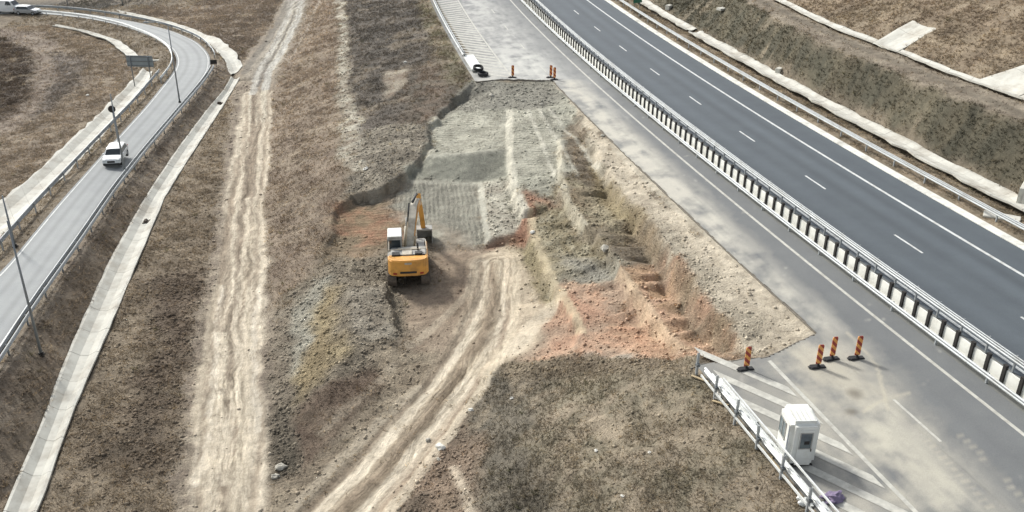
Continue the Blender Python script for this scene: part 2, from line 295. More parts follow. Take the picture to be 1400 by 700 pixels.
zone([(890, 300), (935, 335), (985, 400), (1040, 450), (1020, 480), (985, 436), (945, 385), (915, 340)], (180, 170, 152), (160, 149, 131), 1.12, 1.55, .09, .4, rub=.45, k=.8)
zone([(600, 345), (690, 335), (735, 400), (770, 440), (735, 480), (690, 495), (640, 512), (560, 480), (545, 450), (540, 400), (590, 395)], (170, 152, 132), (150, 132, 114), 0.95, 1.25, .04, .4, rub=.05)
zone([(595, 350), (650, 350), (650, 400), (610, 440), (560, 430), (555, 400), (592, 392)], (146, 126, 108), (160, 142, 122), 1.12, 1.40, .05, .4, k=.8)
zone([(800, 486), (860, 486), (850, 495), (800, 497)], (214, 206, 194), (188, 176, 160), 0.44, 0.80, .03, .3)
zone([(840, 440), (900, 430), (935, 470), (930, 486), (860, 486)], (192, 146, 116), (184, 154, 126), .7, 1.2, .06, .35, rub=.25, k=.8)
zone([(735, 440), (790, 400), (830, 420), (810, 470), (750, 486)], (184, 140, 114), (176, 148, 126), .7, 1.2, .05, .35, rub=.2, k=.75)
zone([(905, 340), (935, 360), (985, 430), (1010, 478), (990, 480), (950, 420), (915, 370)], (184, 142, 114), (158, 138, 112), .4, .6, .10, .3, rub=.5, k=.85)
zone([(862, 285), (905, 330), (900, 350), (860, 310)], (170, 146, 116), (140, 122, 96), .4, .7, .08, .3, rub=.5, k=.8)
zone([(810, 225), (850, 262), (880, 300), (850, 300), (815, 260)], (168, 152, 118), (146, 130, 98), .5, .8, .07, .35, rub=.3, k=.8)
# spoil heaps
zone([(400, 395), (450, 360), (530, 350), (545, 385), (548, 455), (510, 520), (470, 560), (430, 600), (400, 650), (378, 640), (385, 500), (395, 440)], (160, 148, 130), (132, 121, 106), .5, .9, .11, .5, rub=.45, sc=.7)
zone([(392, 430), (430, 385), (452, 375), (448, 420), (425, 470), (405, 520), (395, 500)], (180, 175, 160), (156, 150, 136), .6, .8, .09, .45, rub=.4)
zone([(440, 395), (462, 395), (462, 440), (470, 480), (445, 510), (412, 545), (398, 560), (405, 520), (430, 465)], (182, 164, 128), (158, 140, 108), .8, 1.1, .10, .4, rub=.35)
zone([(478, 395), (520, 390), (532, 440), (540, 460), (505, 470), (480, 450)], (178, 168, 152), (140, 130, 116), .4, .7, .08, .35, rub=.4)
zone([(400, 560), (440, 530), (480, 510), (540, 500), (520, 540), (470, 585), (420, 640), (405, 640)], (112, 95, 82), (130, 113, 98), .6, .8, .09, .6, grass=.35)
zone([(500, 480), (560, 475), (600, 480), (580, 520), (520, 585), (460, 640), (395, 700), (350, 720), (372, 660), (430, 630), (480, 585), (530, 540)], (172, 157, 136), (150, 135, 116), .6, .8, .07, .4, rub=.2)
zone([(366, 560), (400, 560), (400, 640), (366, 655)], (128, 118, 104), (104, 96, 84), .6, .8, .12, .4, rub=.6)
zone([(372, 430), (395, 420), (398, 560), (372, 560)], (160, 148, 131), (134, 122, 107), .6, .8, .09, .4, rub=.4)
# foreground slope
zone([(640, 512), (700, 497), (760, 491), (830, 489), (955, 489), (1000, 545), (1060, 605), (1110, 660), (1160, 715), (1160, 780), (560, 780), (500, 720), (580, 640), (620, 560)], (127, 118, 101), (148, 134, 116), .4, .9, .06, .7, grass=.8, rub=.05, sc=1.2)
zone([(630, 530), (700, 500), (740, 510), (730, 600), (760, 720), (640, 740), (625, 640), (610, 590)], (104, 98, 88), (116, 108, 96), 1.2, 1.5, .08, .6, grass=.9, k=.9)
zone([(500, 700), (560, 640), (600, 590), (630, 580), (650, 640), (665, 740), (480, 740)], (146, 126, 108), (118, 104, 90), .8, 1.2, .07, .5, grass=.3, rub=.4)
zone([(690, 500), (740, 492), (850, 490), (940, 490), (960, 520), (900, 510), (800, 512), (740, 520), (700, 515)], (142, 128, 108), (116, 102, 86), .6, 1.0, .13, .5, grass=.2, rub=.5, k=.85)
zone([(590, 590), (640, 570), (660, 620), (640, 700), (600, 660)], (150, 130, 112), (120, 104, 90), .8, 1.2, .08, .4, rub=.6, k=.6)
# worn wheel paths, then pale lines along the terrace edges of the pit
LT = (213, 199, 178); MT = (194, 180, 159)
CL = [(306, 730), (309, 660), (314, 590), (317, 520), (322, 450), (327, 390), (331, 330), (337, 270), (343, 215), (349, 165), (351, 128), (362, 96), (382, 62), (401, 22), (410, -20)]
def lane(d_, jit, a, b):
    L_ = [(x_+d_*(.25+.75*min(1, max(0, (y_-60)/640)))*1.15+rs.normal(0, jit)*(.3+.7*max(0, y_)/700), y_) for x_, y_ in CL[a:b]]
    return L_
track(lane(-16, 3, 0, 11), .95, LT, .9, .45, .5); track(lane(22, 3, 0, 11), .85, LT, .9, .45, .5); track(lane(-13, 2, 9, 15), .45, (200, 190, 172), .75, .4, .5); track(lane(20, 2, 9, 15), .45, (204, 194, 176), .75, .4, .5); track(lane(4, 3, 0, 11), .5, MT, .5, .4, .4)
track(lane(-2, 4, 0, 12), .22, (140, 124, 106), .75, .15, .35, .08); track(lane(-34, 4, 0, 9), .16, (146, 130, 112), .7, .15, .3, .06); track(lane(34, 4, 0, 12), .15, (146, 130, 112), .65, .15, .3, .07)
for k_ in range(13):
    a_ = rs.randint(0, 6); track(lane(rs.uniform(-46, 48), 5, a_, a_+rs.randint(4, 8)), rs.uniform(.12, .24), ((130, 114, 98), LT, (148, 132, 114), (228, 216, 198), MT)[k_ % 5], .7, .12, .35, rs.uniform(.0, .06))
for k_ in range(6):
    x_ = rs.uniform(262, 300); y_ = rs.uniform(330, 690); q_ = rs.uniform(20, 40); track([(x_+30, y_-45), (x_, y_-q_), (x_-rs.uniform(8, 30), y_), (x_+rs.uniform(-5, 12), y_+q_), (x_+35, y_+50)], .13, MT, .55, .15, .35)
track([(346, 128), (354, 98), (374, 64), (394, 22), (403, -20)], .38, (176, 172, 166), .8, .2, .3, .05); track([(362, 122), (368, 96), (389, 64), (408, 22), (417, -20)], .42, (184, 181, 176), .8, .2, .3, .05)
track([(353, 118), (361, 96), (381, 64), (401, 22), (410, -20)], .16, (104, 99, 94), .8, .12, .2, .05); track([(334, 100), (346, 80), (366, 56), (386, 22), (396, -10)], .4, (122, 116, 108), .7, .3, .3, .08)
track([(392, 90), (420, 40), (440, -10)], .15, (168, 158, 146), .5, .2, .2)
def lane2(d_, jit): return [(x_+d_*q_+rs.normal(0, jit), y_) for x_, y_, q_ in ((420, 715, 1.15), (462, 670, 1.08), (505, 625, 1.0), (546, 578, .92), (588, 530, .84), (622, 484, .74), (648, 436, .62), (660, 396, .52), (664, 360, .42))]
track(lane2(34, 1), 1.75, (184, 168, 146), .75, .6, .5)
for d_, w_, c_, k_, dp in ((2, .5, LT, .95, .1), (58, .55, LT, .95, .1), (-12, .16, (138, 122, 104), .8, .1), (18, .15, (150, 134, 114), .7, .02), (30, .22, (150, 132, 112), .8, .0), (42, .15, (136, 120, 100), .8, .08), (76, .16, (150, 132, 114), .7, .08), (88, .3, (210, 196, 174), .7, 0), (68, .12, (168, 150, 130), .6, .06)): track(lane2(d_, 2.0), w_, c_, k_, .14, .3, dp)
track([(395, 700), (470, 625), (530, 568), (570, 530)], .25, MT, .6, .2, .2)
track([(690, 345), (712, 400), (726, 440), (706, 472), (660, 500)], .9, (206, 190, 166), .6, .5, .5)
track([(700, 480), (735, 440), (760, 415)], .5, LT, .6, .4, .4)
track([(560, 470), (600, 440), (640, 400), (650, 360)], .25, MT, .5, .2, .2)
track([(536, 500), (500, 540), (440, 590)], .2, MT, .4, .2, .3)
track([(620, 640), (640, 680), (648, 720)], .15, LT, .5, .2, .2)
for dx in (0, 14, 30): track([(722+dx, 150), (740+dx*1.6, 190), (758+dx*2.2, 240)], .12, (205, 200, 186), .6, .15, .1, -.05)
track([(697, 150), (697, 205), (701, 250), (717, 290)], .3, (208, 202, 186), .7, .15, .15)  # pale lines along terrace edges start here
track([(657, 252), (661, 290), (667, 328)], .22, (196, 192, 178), .8, .1, .1)  # sunlit terrace edge painted in as a pale line
track([(724, 292), (732, 325), (750, 370), (776, 412), (800, 455)], .25, (192, 176, 146), .7, .12, .25)
track([(765, 190), (766, 235), (776, 275), (800, 305)], .22, (204, 196, 176), .6, .15, .2)
track([(852, 370), (880, 412), (910, 452), (932, 476)], .25, (200, 176, 146), .6, .15, .25)
track([(585, 214), (640, 209), (694, 203)], .25, (186, 182, 168), .5, .2, .1)
track([(560, 249), (655, 250)], .22, (184, 180, 166), .5, .2, .1)
track([(840, 200), (905, 268), (1005, 350), (1126, 450)], .3, (200, 190, 172), .7, .15, .1)

DRAINS = []
def dr_(*a, **k): DRAINS.append((a, k))
dr_('lined_drain', [(-18, 760), (5, 700), (50, 598), (95, 480), (150, 358), (200, 268), (240, 208), (285, 148), (306, 124), (316, 107)], [(24, 760), (52, 700), (102, 560), (145, 460), (192, 350), (226, 268), (262, 212), (302, 150), (318, 124), (328, 106)], .3, .08, wob=.04)
dr_('drain_round_the_bend', [(155, 16), (225, 33), (262, 48), (290, 64), (308, 85), (316, 104)], [(160, 14), (228, 29), (272, 43), (304, 60), (322, 76), (331, 92)], .25, .1, wob=.2)
dr_('field_drain', [(-40, 318), (0, 290), (62, 238), (110, 190), (155, 141), (178, 118), (196, 96)], [(-30, 352), (0, 326), (72, 258), (125, 203), (172, 150), (200, 118), (209, 98)], .3, .08, wob=.15)
dr_('field_drain_far', [(72, 36), (110, 44), (150, 58), (192, 92)], [(76, 34), (118, 42), (165, 56), (207, 90)], .2, .12, wob=.2)
dr_('motorway_gutter', [SD(s, 18.6, -.45) for s in np.linspace(-12, 102, 60)], [SD(s, 20.4, -.40) for s in np.linspace(-12, 102, 60)], .2, .2, wob=.25, world=True)
dr_('motorway_gutter_far', [SD(s, 18.8, -.45) for s in np.linspace(103.5, 200, 40)], [SD(s, 20.3, -.40) for s in np.linspace(103.5, 200, 40)], .2, .2, wob=.25, world=True)
dr_('berm_gutter', [(1058, 1), (1138, 41), (1200, 63), (1300, 104), (1400, 139), (1500, 176)], [(1066, -3), (1146, 36), (1208, 58), (1306, 98), (1402, 132), (1510, 170)], .12, .1, wob=.3)
dr_('berm_chute', [(1193, 62), (1215, 48), (1248, 31)], [(1226, 71), (1250, 56), (1280, 40)], .15, .08)
dr_('berm_chute_near', [(1340, 110), (1370, 100), (1412, 86)], [(1392, 132), (1420, 118), (1460, 104)], .15, .08)
def paint(x, y, zones, base, seedk=0):
    n = x.size
    col = base[0]+(base[1]-base[0])*np.clip(.5+fbm(x, y, 3.0, 3)*1.2, 0, 1)[:, None]
    rough = np.full(n, .05); size = np.full(n, .8); grass = np.full(n, .5); rub = np.zeros(n); tee = np.zeros(n); dep = np.zeros(n); pha = np.zeros(n); cro = np.zeros(n)
    wx = fbm(x, y, 2.2, 5, 4, .6); wy = fbm(x, y, 2.2, 9, 4, .6)
    for z in zones:
        m = sub(z['poly'], z.get('w', 0)+z['fe']+z['wa']*1.5, x, y)
        if not m.any(): continue
        X, Y = x[m]+wx[m]*z['wa'], y[m]+wy[m]*z['wa']
        if z['kind'] == 'z':
            k = np.clip(.5+sdist(z['poly'], X, Y)/(2*z['fe']+1e-6), 0, 1); k = k*k*(3-2*k)*z['k']
            mix = np.clip(.5+fbm(X, Y, z['sc'], 2, 4, .65)*1.6, 0, 1)[:, None]
            c = z['a']*(1-mix)+z['b']*mix
            rough[m] += (z['rough']-rough[m])*k; size[m] += (z['size']-size[m])*k
            grass[m] += (z['grass']-grass[m])*k; rub[m] += (z['rub']-rub[m])*k
            if z['teeth']:
                a, sp, h = z['teeth']; a = R(a)
                ph = (x[m]*math.cos(a)+y[m]*math.sin(a))/sp+wx[m]*.35
                cr = y[m]*math.cos(a)-x[m]*math.sin(a)
                tee[m] = tee[m]*(1-k)+k*h*(.6+.8*vn(x[m], y[m], 1.3, 6)); q_ = k > .5
                ip = pha[m]; ip[q_] = ph[q_]; pha[m] = ip; ic = cro[m]; ic[q_] = (cr/(sp*1.1))[q_]; cro[m] = ic
            else: tee[m] *= (1-k)
            dep[m] *= (1-k)
        else:
            k = np.clip(1-(pdist(z['poly'], X, Y)-z['w'])/z['fe'], 0, 1)*z['k']*np.clip(.95+.5*fbm(x[m], y[m], 1.2, 8), .2, 1)
            c = z['a']*(1+.10*fbm(x[m], y[m], .8, 4))[:, None]
            rough[m] += (.015-rough[m])*k; grass[m] *= (1-k); rub[m] *= (1-k*.9); tee[m] *= (1-k*.6); dep[m] += (z['dep']-dep[m])*k
        col[m] += (c-col[m])*k[:, None]
    pt = fbm(x, y, 6.5, 11, 5, .6); p2 = fbm(x, y, 1.8, 14, 4, .6); g_ = np.clip(grass, 0, 1)
    col *= (1+g_*(.30*pt+.24*p2)+(1-g_)*.16*p2)[:, None]
    col *= (1+g_*.20*fbm(x*.9+y*.28, y*.22-x*.07, 1.1, 15, 4, .65))[:, None]
    bare = np.clip((fbm(x, y, 3.2, 1, 5, .65)-.22)*6, 0, 1)*g_; col += (alb((172, 156, 134))-col)*(bare*.55)[:, None]; grass = grass*(1-bare*.85)
    return col, rough, size, grass, rub, tee, dep, pha, cro
def corridor_mask(x, y):                              # 1 where a paved surface lies on the ground
    s, d = sd_of(x, y)
    pave = (d > -4.25) & (d < 14.7)
    pave |= (d > np.where(s < 60, -11.9, -12.5)) & (d < -4) & ((s < PIT0(d)) | (s > PIT1(d)))
    return pave
def PIT0(d): return np.interp(d, [-12.6, -11.5, -7.9, -4.2, -4], [26.2, 26.5, 25.9, 27.2, 27.4])+.18*fbm(d*1.0, d*0, .8, 3)
def PIT1(d): return np.interp(d, [-12.9, -9, -4], [87.7, 87.2, 84.6])+.35*fbm(d*1.0, d*0+9, 1.1, 4)

# ---------------------------------------------------------------- materials
def mat(name, rough=.6, metal=0.0):
    m = bpy.data.materials.new(name); m.use_nodes = True; nt = m.node_tree
    b = nt.nodes['Principled BSDF']; b.inputs['Roughness'].default_value = rough; b.inputs['Metallic'].default_value = metal
    return m, nt, b
def nd(nt, t, **k):
    n = nt.nodes.new(t)
    for a, v in k.items(): setattr(n, a, v)
    return n
def noise(nt, vec, scale, det=6, rgh=.6):
    n = nd(nt, 'ShaderNodeTexNoise'); n.inputs['Scale'].default_value = scale; n.inputs['Detail'].default_value = det; n.inputs['Roughness'].default_value = rgh
    nt.links.new(vec, n.inputs['Vector']); return n.outputs['Fac']
def ramp(nt, fac, stops):
    r = nd(nt, 'ShaderNodeValToRGB'); e = r.color_ramp.elements
    while len(e) < len(stops): e.new(.5)
    for i, (p, c) in enumerate(stops): e[i].position = p; e[i].color = (*c, 1) if len(c) == 3 else c
    nt.links.new(fac, r.inputs[0]); return r.outputs[0]
def mul(nt, a, b, typ='MULTIPLY', fac=1.0):
    m = nd(nt, 'ShaderNodeMix', data_type='RGBA', blend_type=typ); m.inputs[0].default_value = fac
    nt.links.new(a, m.inputs[6]); nt.links.new(b, m.inputs[7]); return m.outputs[2]
def simple(name, c, rough=.6, metal=0., var=.18, scale=6., grime=None, coat=0.0, bump=0.0):
    m, nt, b = mat(name, rough, metal); c = tuple(float(v) for v in c)
    tc = nd(nt, 'ShaderNodeTexCoord'); n = noise(nt, tc.outputs['Object'], scale)
    lo = tuple(v*(1-var) for v in c); hi = tuple(min(1, v*(1+var*.6)) for v in c)
    o = ramp(nt, n, [(.3, lo), (.7, hi)])
    if grime is not None:
        n2 = noise(nt, tc.outputs['Object'], scale*.45, 8, .7)
        mk = ramp(nt, n2, [(.48, (0, 0, 0)), (.72, (1, 1, 1))])
        mx = nd(nt, 'ShaderNodeMix', data_type='RGBA'); nt.links.new(mk, mx.inputs[0]); nt.links.new(o, mx.inputs[6]); mx.inputs[7].default_value = (*[float(g) for g in grime], 1); o = mx.outputs[2]
    nt.links.new(o, b.inputs['Base Color'])
    rr = nd(nt, 'ShaderNodeMapRange'); rr.inputs[3].default_value = max(.05, rough-.12); rr.inputs[4].default_value = min(1, rough+.15)
    nt.links.new(n, rr.inputs[0]); nt.links.new(rr.outputs[0], b.inputs['Roughness'])
    if bump:
        bp = nd(nt, 'ShaderNodeBump'); bp.inputs['Strength'].default_value = bump; bp.inputs['Distance'].default_value = .02
        nt.links.new(noise(nt, tc.outputs['Object'], scale*6), bp.inputs['Height']); nt.links.new(bp.outputs[0], b.inputs['Normal'])
    if coat: b.inputs['Coat Weight'].default_value = coat
    return m
def soil_mat():
    m, nt, b = mat('soil', .95); b.inputs['Specular IOR Level'].default_value = .15
    at = nd(nt, 'ShaderNodeAttribute', attribute_name='soil'); at2 = nd(nt, 'ShaderNodeAttribute', attribute_name='clod')
    tc = nd(nt, 'ShaderNodeTexCoord').outputs['Object']
    n1 = ramp(nt, noise(nt, tc, 1.7, 8, .68), [(.25, (.62, .61, .60)), (.5, (1, 1, 1)), (.75, (1.30, 1.29, 1.27))])
    n2 = ramp(nt, noise(nt, tc, 7.5, 8, .72), [(.28, (.54, .53, .51)), (.5, (1, 1, 1)), (.72, (1.40, 1.38, 1.34))])
    c = mul(nt, at.outputs['Color'], n1); c2 = mul(nt, c, n2)
    mx = nd(nt, 'ShaderNodeMix', data_type='RGBA'); nt.links.new(at2.outputs['Fac'], mx.inputs[0]); nt.links.new(c, mx.inputs[6]); nt.links.new(c2, mx.inputs[7])
    def at_(n_): return nd(nt, 'ShaderNodeAttribute', attribute_name=n_).outputs['Fac']
    rw, rc, ra_ = at_('rutw'), at_('rutc'), at_('ruta'); hs = []; cur = mx.outputs[2]
    for sc_, wsc, wamp, lo_, hi_ in ((2.6, .16, 2.6, .62, 1.22), (5.5, .33, 1.4, .74, 1.16)):
        wv_ = nd(nt, 'ShaderNodeMath', operation='MULTIPLY_ADD'); nt.links.new(noise(nt, tc, wsc, 3), wv_.inputs[0]); wv_.inputs[1].default_value = wamp; nt.links.new(rc, wv_.inputs[2])
        cb = nd(nt, 'ShaderNodeCombineXYZ'); nt.links.new(wv_.outputs[0], cb.inputs[0]); al_ = nd(nt, 'ShaderNodeMath', operation='MULTIPLY'); nt.links.new(ra_, al_.inputs[0]); al_.inputs[1].default_value = .045; nt.links.new(al_.outputs[0], cb.inputs[1])
        f_ = noise(nt, cb.outputs[0], sc_, 3, .6); hs.append(f_); g_ = ramp(nt, f_, [(.33, (lo_, lo_*.985, lo_*.96)), (.5, (1, 1, 1)), (.66, (hi_, hi_, hi_))])
        mm_ = nd(nt, 'ShaderNodeMix', data_type='RGBA', blend_type='MULTIPLY'); nt.links.new(rw, mm_.inputs[0]); nt.links.new(cur, mm_.inputs[6]); nt.links.new(g_, mm_.inputs[7]); cur = mm_.outputs[2]
    nt.links.new(cur, b.inputs['Base Color'])
    v = nd(nt, 'ShaderNodeTexVoronoi'); v.inputs['Scale'].default_value = 5.5; nt.links.new(tc, v.inputs['Vector'])
    ad = nd(nt, 'ShaderNodeMath', operation='ADD'); nt.links.new(noise(nt, tc, 9, 8, .75), ad.inputs[0])
    sc = nd(nt, 'ShaderNodeMath', operation='MULTIPLY'); nt.links.new(v.outputs['Distance'], sc.inputs[0]); sc.inputs[1].default_value = -.35; nt.links.new(sc.outputs[0], ad.inputs[1])
    def mth(op, a, b_=None):
        q = nd(nt, 'ShaderNodeMath', operation=op)
        for i_, v_ in enumerate((a, b_)):
            if v_ is None: continue
            if isinstance(v_, (int, float)): q.inputs[i_].default_value = v_
            else: nt.links.new(v_, q.inputs[i_])
        return q.outputs[0]
    ta, pa_, ca_ = [nd(nt, 'ShaderNodeAttribute', attribute_name=k_).outputs['Fac'] for k_ in ('teeth', 'phase', 'cross')]
    w1 = mth('PINGPONG', mth('ADD', pa_, mth('MULTIPLY', noise(nt, tc, .9, 5), 1.3)), .5)
    w2 = mth('PINGPONG', mth('ADD', mth('MULTIPLY', ca_, 1.0), mth('MULTIPLY', noise(nt, tc, 2.3, 3), .6)), .5)
    wv = mth('MULTIPLY', mth('ADD', w1, mth('MULTIPLY', w2, .22)), ta)
    ad2 = nd(nt, 'ShaderNodeMath', operation='ADD'); hr_ = mth('MULTIPLY', mth('MULTIPLY', mth('ADD', hs[0], hs[1]), rw), 1.0); nt.links.new(mth('ADD', ad.outputs[0], hr_), ad2.inputs[0]); nt.links.new(mth('MULTIPLY', mth('MULTIPLY', wv, 1.5), ramp(nt, noise(nt, tc, .45, 5, .65), [(.36, (.15, .15, .15)), (.60, (.8, .8, .8))])), ad2.inputs[1]); ad = ad2
    bp = nd(nt, 'ShaderNodeBump'); bp.inputs['Distance'].default_value = .25
    ms = nd(nt, 'ShaderNodeMath', operation='MAXIMUM'); nt.links.new(at2.outputs['Fac'], ms.inputs[0]); nt.links.new(mth('MINIMUM', ta, 1.0), ms.inputs[1])
    nt.links.new(ms.outputs[0], bp.inputs['Strength']); nt.links.new(ad.outputs[0], bp.inputs['Height']); nt.links.new(bp.outputs[0], b.inputs['Normal'])
    return m
def road_mat(name):
    m, nt, b = mat(name, .75); b.inputs['Specular IOR Level'].default_value = .4
    at = nd(nt, 'ShaderNodeAttribute', attribute_name='soil'); tc = nd(nt, 'ShaderNodeTexCoord').outputs['Object']
    n1 = ramp(nt, noise(nt, tc, 22, 4, .7), [(.3, (.84, .84, .84)), (.7, (1.14, 1.14, 1.14))])
    n2 = ramp(nt, noise(nt, tc, .6, 7, .6), [(.3, (.93, .93, .94)), (.7, (1.06, 1.06, 1.05))])
    nt.links.new(mul(nt, mul(nt, at.outputs['Color'], n1), n2), b.inputs['Base Color'])
    bp = nd(nt, 'ShaderNodeBump'); bp.inputs['Strength'].default_value = .25; bp.inputs['Distance'].default_value = .01
    nt.links.new(noise(nt, tc, 60, 3, .6), bp.inputs['Height']); nt.links.new(bp.outputs[0], b.inputs['Normal'])
    return m
M = {}
M['soil'] = soil_mat(); M['asphalt'] = road_mat('asphalt')

# ---------------------------------------------------------------- object helpers
def tag(o, label=None, cat=None, group=None, kind=None):
    if label: o['label'] = label
    if cat: o['category'] = cat
    if group: o['group'] = group
    if kind: o['kind'] = kind
    return o
def link(name, me, m=None, parent=None):
    o = bpy.data.objects.new(name, me); COL.objects.link(o)
    if m is not None and me is not None: me.materials.append(m)
    if parent is not None: o.parent = parent
    return o
def fastmesh(name, V, Fq, m, parent=None, attrs=(), smooth=False):
    V = np.asarray(V, np.float32); Fq = np.asarray(Fq, np.int32); k = Fq.shape[1]
    me = bpy.data.meshes.new(name); me.vertices.add(len(V)); me.vertices.foreach_set('co', V.ravel())
    me.loops.add(Fq.size); me.loops.foreach_set('vertex_index', Fq.ravel())
    me.polygons.add(len(Fq)); me.polygons.foreach_set('loop_start', np.arange(0, Fq.size, k, dtype=np.int32))
    me.update(calc_edges=True)
    for an, typ, val in attrs:
        a = me.attributes.new(an, typ, 'POINT')
        if typ == 'FLOAT_COLOR':
            v = np.ones((len(V), 4), np.float32); v[:, :3] = val; a.data.foreach_set('color', v.ravel())
        else: a.data.foreach_set('value', np.asarray(val, np.float32))
    if smooth: me.polygons.foreach_set('use_smooth', np.ones(len(Fq), bool))
    return link(name, me, m, parent)
def grid_faces(nj, ni, keep=None):
    a = (np.arange(nj-1)[:, None]*ni+np.arange(ni-1)).ravel(); f = np.stack([a, a+1, a+ni+1, a+ni], 1)
    return f if keep is None else f[keep.ravel()]
class MB:
    def __init__(s): s.v = []; s.f = []
    def add(s, v, f):
        n = len(s.v); s.v += [tuple(map(float, p)) for p in v]; s.f += [tuple(i+n for i in q) for q in f]; return s
    def box(s, c, d, rz=0, M4=None, taper=1.0):
        x, y, z = [k/2 for k in d]; P = []
        for dz, t in ((-z, 1), (z, taper)):
            for dx, dy in ((-x*t, -y*t), (x*t, -y*t), (x*t, y*t), (-x*t, y*t)):
                P.append((c[0]+dx*math.cos(rz)-dy*math.sin(rz), c[1]+dx*math.sin(rz)+dy*math.cos(rz), c[2]+dz))
        if M4 is not None: P = [tuple(M4 @ Vector(p)) for p in P]
        return s.add(P, [(3, 2, 1, 0), (4, 5, 6, 7), (0, 1, 5, 4), (1, 2, 6, 5), (2, 3, 7, 6), (3, 0, 4, 7)])
    def tube(s, a, b, r0, r1=None, n=10, cap=True):
        a, b = Vector(a), Vector(b); r1 = r0 if r1 is None else r1; d = (b-a).normalized()
        u = d.orthogonal().normalized(); w = d.cross(u); P = []
        for p, r in ((a, r0), (b, r1)):
            for k in range(n):
                t = 2*math.pi*k/n; P.append(p+u*math.cos(t)*r+w*math.sin(t)*r)
        F = [(k, (k+1) % n, n+(k+1) % n, n+k) for k in range(n)]
        if cap: F += [tuple(range(n-1, -1, -1)), tuple(range(n, 2*n))]
        return s.add(P, F)
    def prism(s, prof, y0, y1, ax='y'):                # profile (a, z) extruded along y (or x)
        n = len(prof)
        P = [((a, y0, z) if ax == 'y' else (y0, a, z)) for a, z in prof]+[((a, y1, z) if ax == 'y' else (y1, a, z)) for a, z in prof]
        return s.add(P, [tuple(range(n)), tuple(range(2*n-1, n-1, -1))]+[(k, n+k, n+(k+1) % n, (k+1) % n) for k in range(n)])
    def sweep(s, path, prof, closed=True):             # profile (across, up) swept along a world path, z kept upright
        path = [np.array(p, float) for p in path]; n = len(prof); P = []
        for i, p in enumerate(path):
            t = path[min(i+1, len(path)-1)]-path[max(i-1, 0)]; t = t/np.linalg.norm(t[:2]); r = (t[1], -t[0])
            for a, u in prof: P.append((p[0]+r[0]*a, p[1]+r[1]*a, p[2]+u))
        F = []
        for i in range(len(path)-1):
            for k in range(n if closed else n-1): F.append((i*n+k, i*n+(k+1) % n, (i+1)*n+(k+1) % n, (i+1)*n+k))
        if closed: F += [tuple(range(n)), tuple(range((len(path)-1)*n+n-1, (len(path)-1)*n-1, -1))]
        return s.add(P, F)
    def build(s, name, m, parent=None, bevel=0, smooth=False, seg=2):
        me = bpy.data.meshes.new(name); me.from_pydata(s.v, [], s.f); me.update()
        bm = bmesh.new(); bm.from_mesh(me); bmesh.ops.recalc_face_normals(bm, faces=bm.faces)
        if bevel:
            bmesh.ops.bevel(bm, geom=[e for e in bm.edges if e.calc_face_angle(0) > .5], offset=bevel, segments=seg, affect='EDGES', clamp_overlap=True)
        bm.to_mesh(me); bm.free()
        if smooth: me.polygons.foreach_set('use_smooth', np.ones(len(me.polygons), bool))
        return link(name, me, m, parent)
def empty(name, loc=(0, 0, 0), rz=0.0):
    o = bpy.data.objects.new(name, None); COL.objects.link(o); o.location = loc; o.rotation_euler = (0, 0, rz); o.empty_display_size = .3
    return o
def copy_tree(o, parent=None):
    c = o.copy(); COL.objects.link(c); c.parent = parent
    for ch in list(o.children): copy_tree(ch, c)
    return c

# ---------------------------------------------------------------- terrain mesh
def spaced(a, b, f0, f1):
    o = [a]
    while o[-1] < b:
        t = (o[-1]-a)/(b-a); o.append(o[-1]+f0+(f1-f0)*t)
    return o
xc = np.arange(-92, 60, .17); yc = np.array(spaced(28, 168, .13, .34))
gl = lambda a, s: [a+s*v for v in (.6, 1.6, 3.2, 6, 10, 16, 25, 40, 65, 100, 160, 260, 420, 700, 1200, 2000, 3500)]
xc = np.array(gl(xc[0], -1)[::-1]+xc.tolist()+gl(xc[-1], 1)); yc = np.array(gl(yc[0], -1)[::-1]+yc.tolist()+gl(yc[-1], 1))
TX, TY = np.meshgrid(xc, yc); tx, ty = TX.ravel(), TY.ravel()
far = np.hypot(np.maximum(0, np.maximum(GX0+2-tx, tx-82)), np.maximum(0, np.maximum(20-ty, ty-260)))
ff = np.exp(-far/160); tz = hgt(tx, ty)*ff+(-7+6*fbm(tx, ty, 400, 1))*(1-ff)
col, rough, size, grass, rub, tee, dep, pha, cro = paint(tx, ty, Z, BASE)
pm = corridor_mask(tx, ty).astype(float)
_pv = pm.reshape(TX.shape); _pd = _pv.copy()
for sh in ((0, 1), (0, -1), (1, 0), (-1, 0), (1, 1), (-1, -1), (2, 0), (0, 2), (-2, 0), (0, -2)): _pd = np.maximum(_pd, np.roll(_pv, sh, (0, 1)))
rp = np.concatenate([RLw[:, :2], RRw[::-1, :2]]); rm = np.zeros(tx.size); mm = sub(rp, 2, tx, ty)
rm[mm] = np.clip(.5+(sdist([tuple(p) for p in rp], tx[mm], ty[mm])+.5)/1.0, 0, 1)
flat = np.maximum(_pd.ravel(), rm)
cl = fbm(tx, ty, .9, 7, 4, .62)*(size > .55)+fbm(tx, ty, .5, 7, 3, .62)*(size <= .55)
rid = 1-np.abs(fbm(tx, ty, 1.4, 10, 4, .6))*2
disp = rough*(cl*1.15+rid*.5-.3)*1.25*(1-.35*np.clip(grass, 0, 1))+.22*fbm(tx, ty, 4.5, 12, 4)*np.clip(grass+.35, 0, 1)-dep
nearcar = np.clip(1-far/40, 0, 1)
dm_ = np.zeros(tx.size)
for a_, k_ in DRAINS:
    g_ = (lambda q: [tuple(np.array(v)[:2]) for v in q]) if k_.get('world') else wp
    pl_ = g_(a_[1])+g_(a_[2])[::-1]; m_ = sub(pl_, 1, tx, ty)
    if m_.any(): dm_[m_] = np.maximum(dm_[m_], np.clip((sdist(pl_, tx[m_], ty[m_])+.02)/.25, 0, 1))
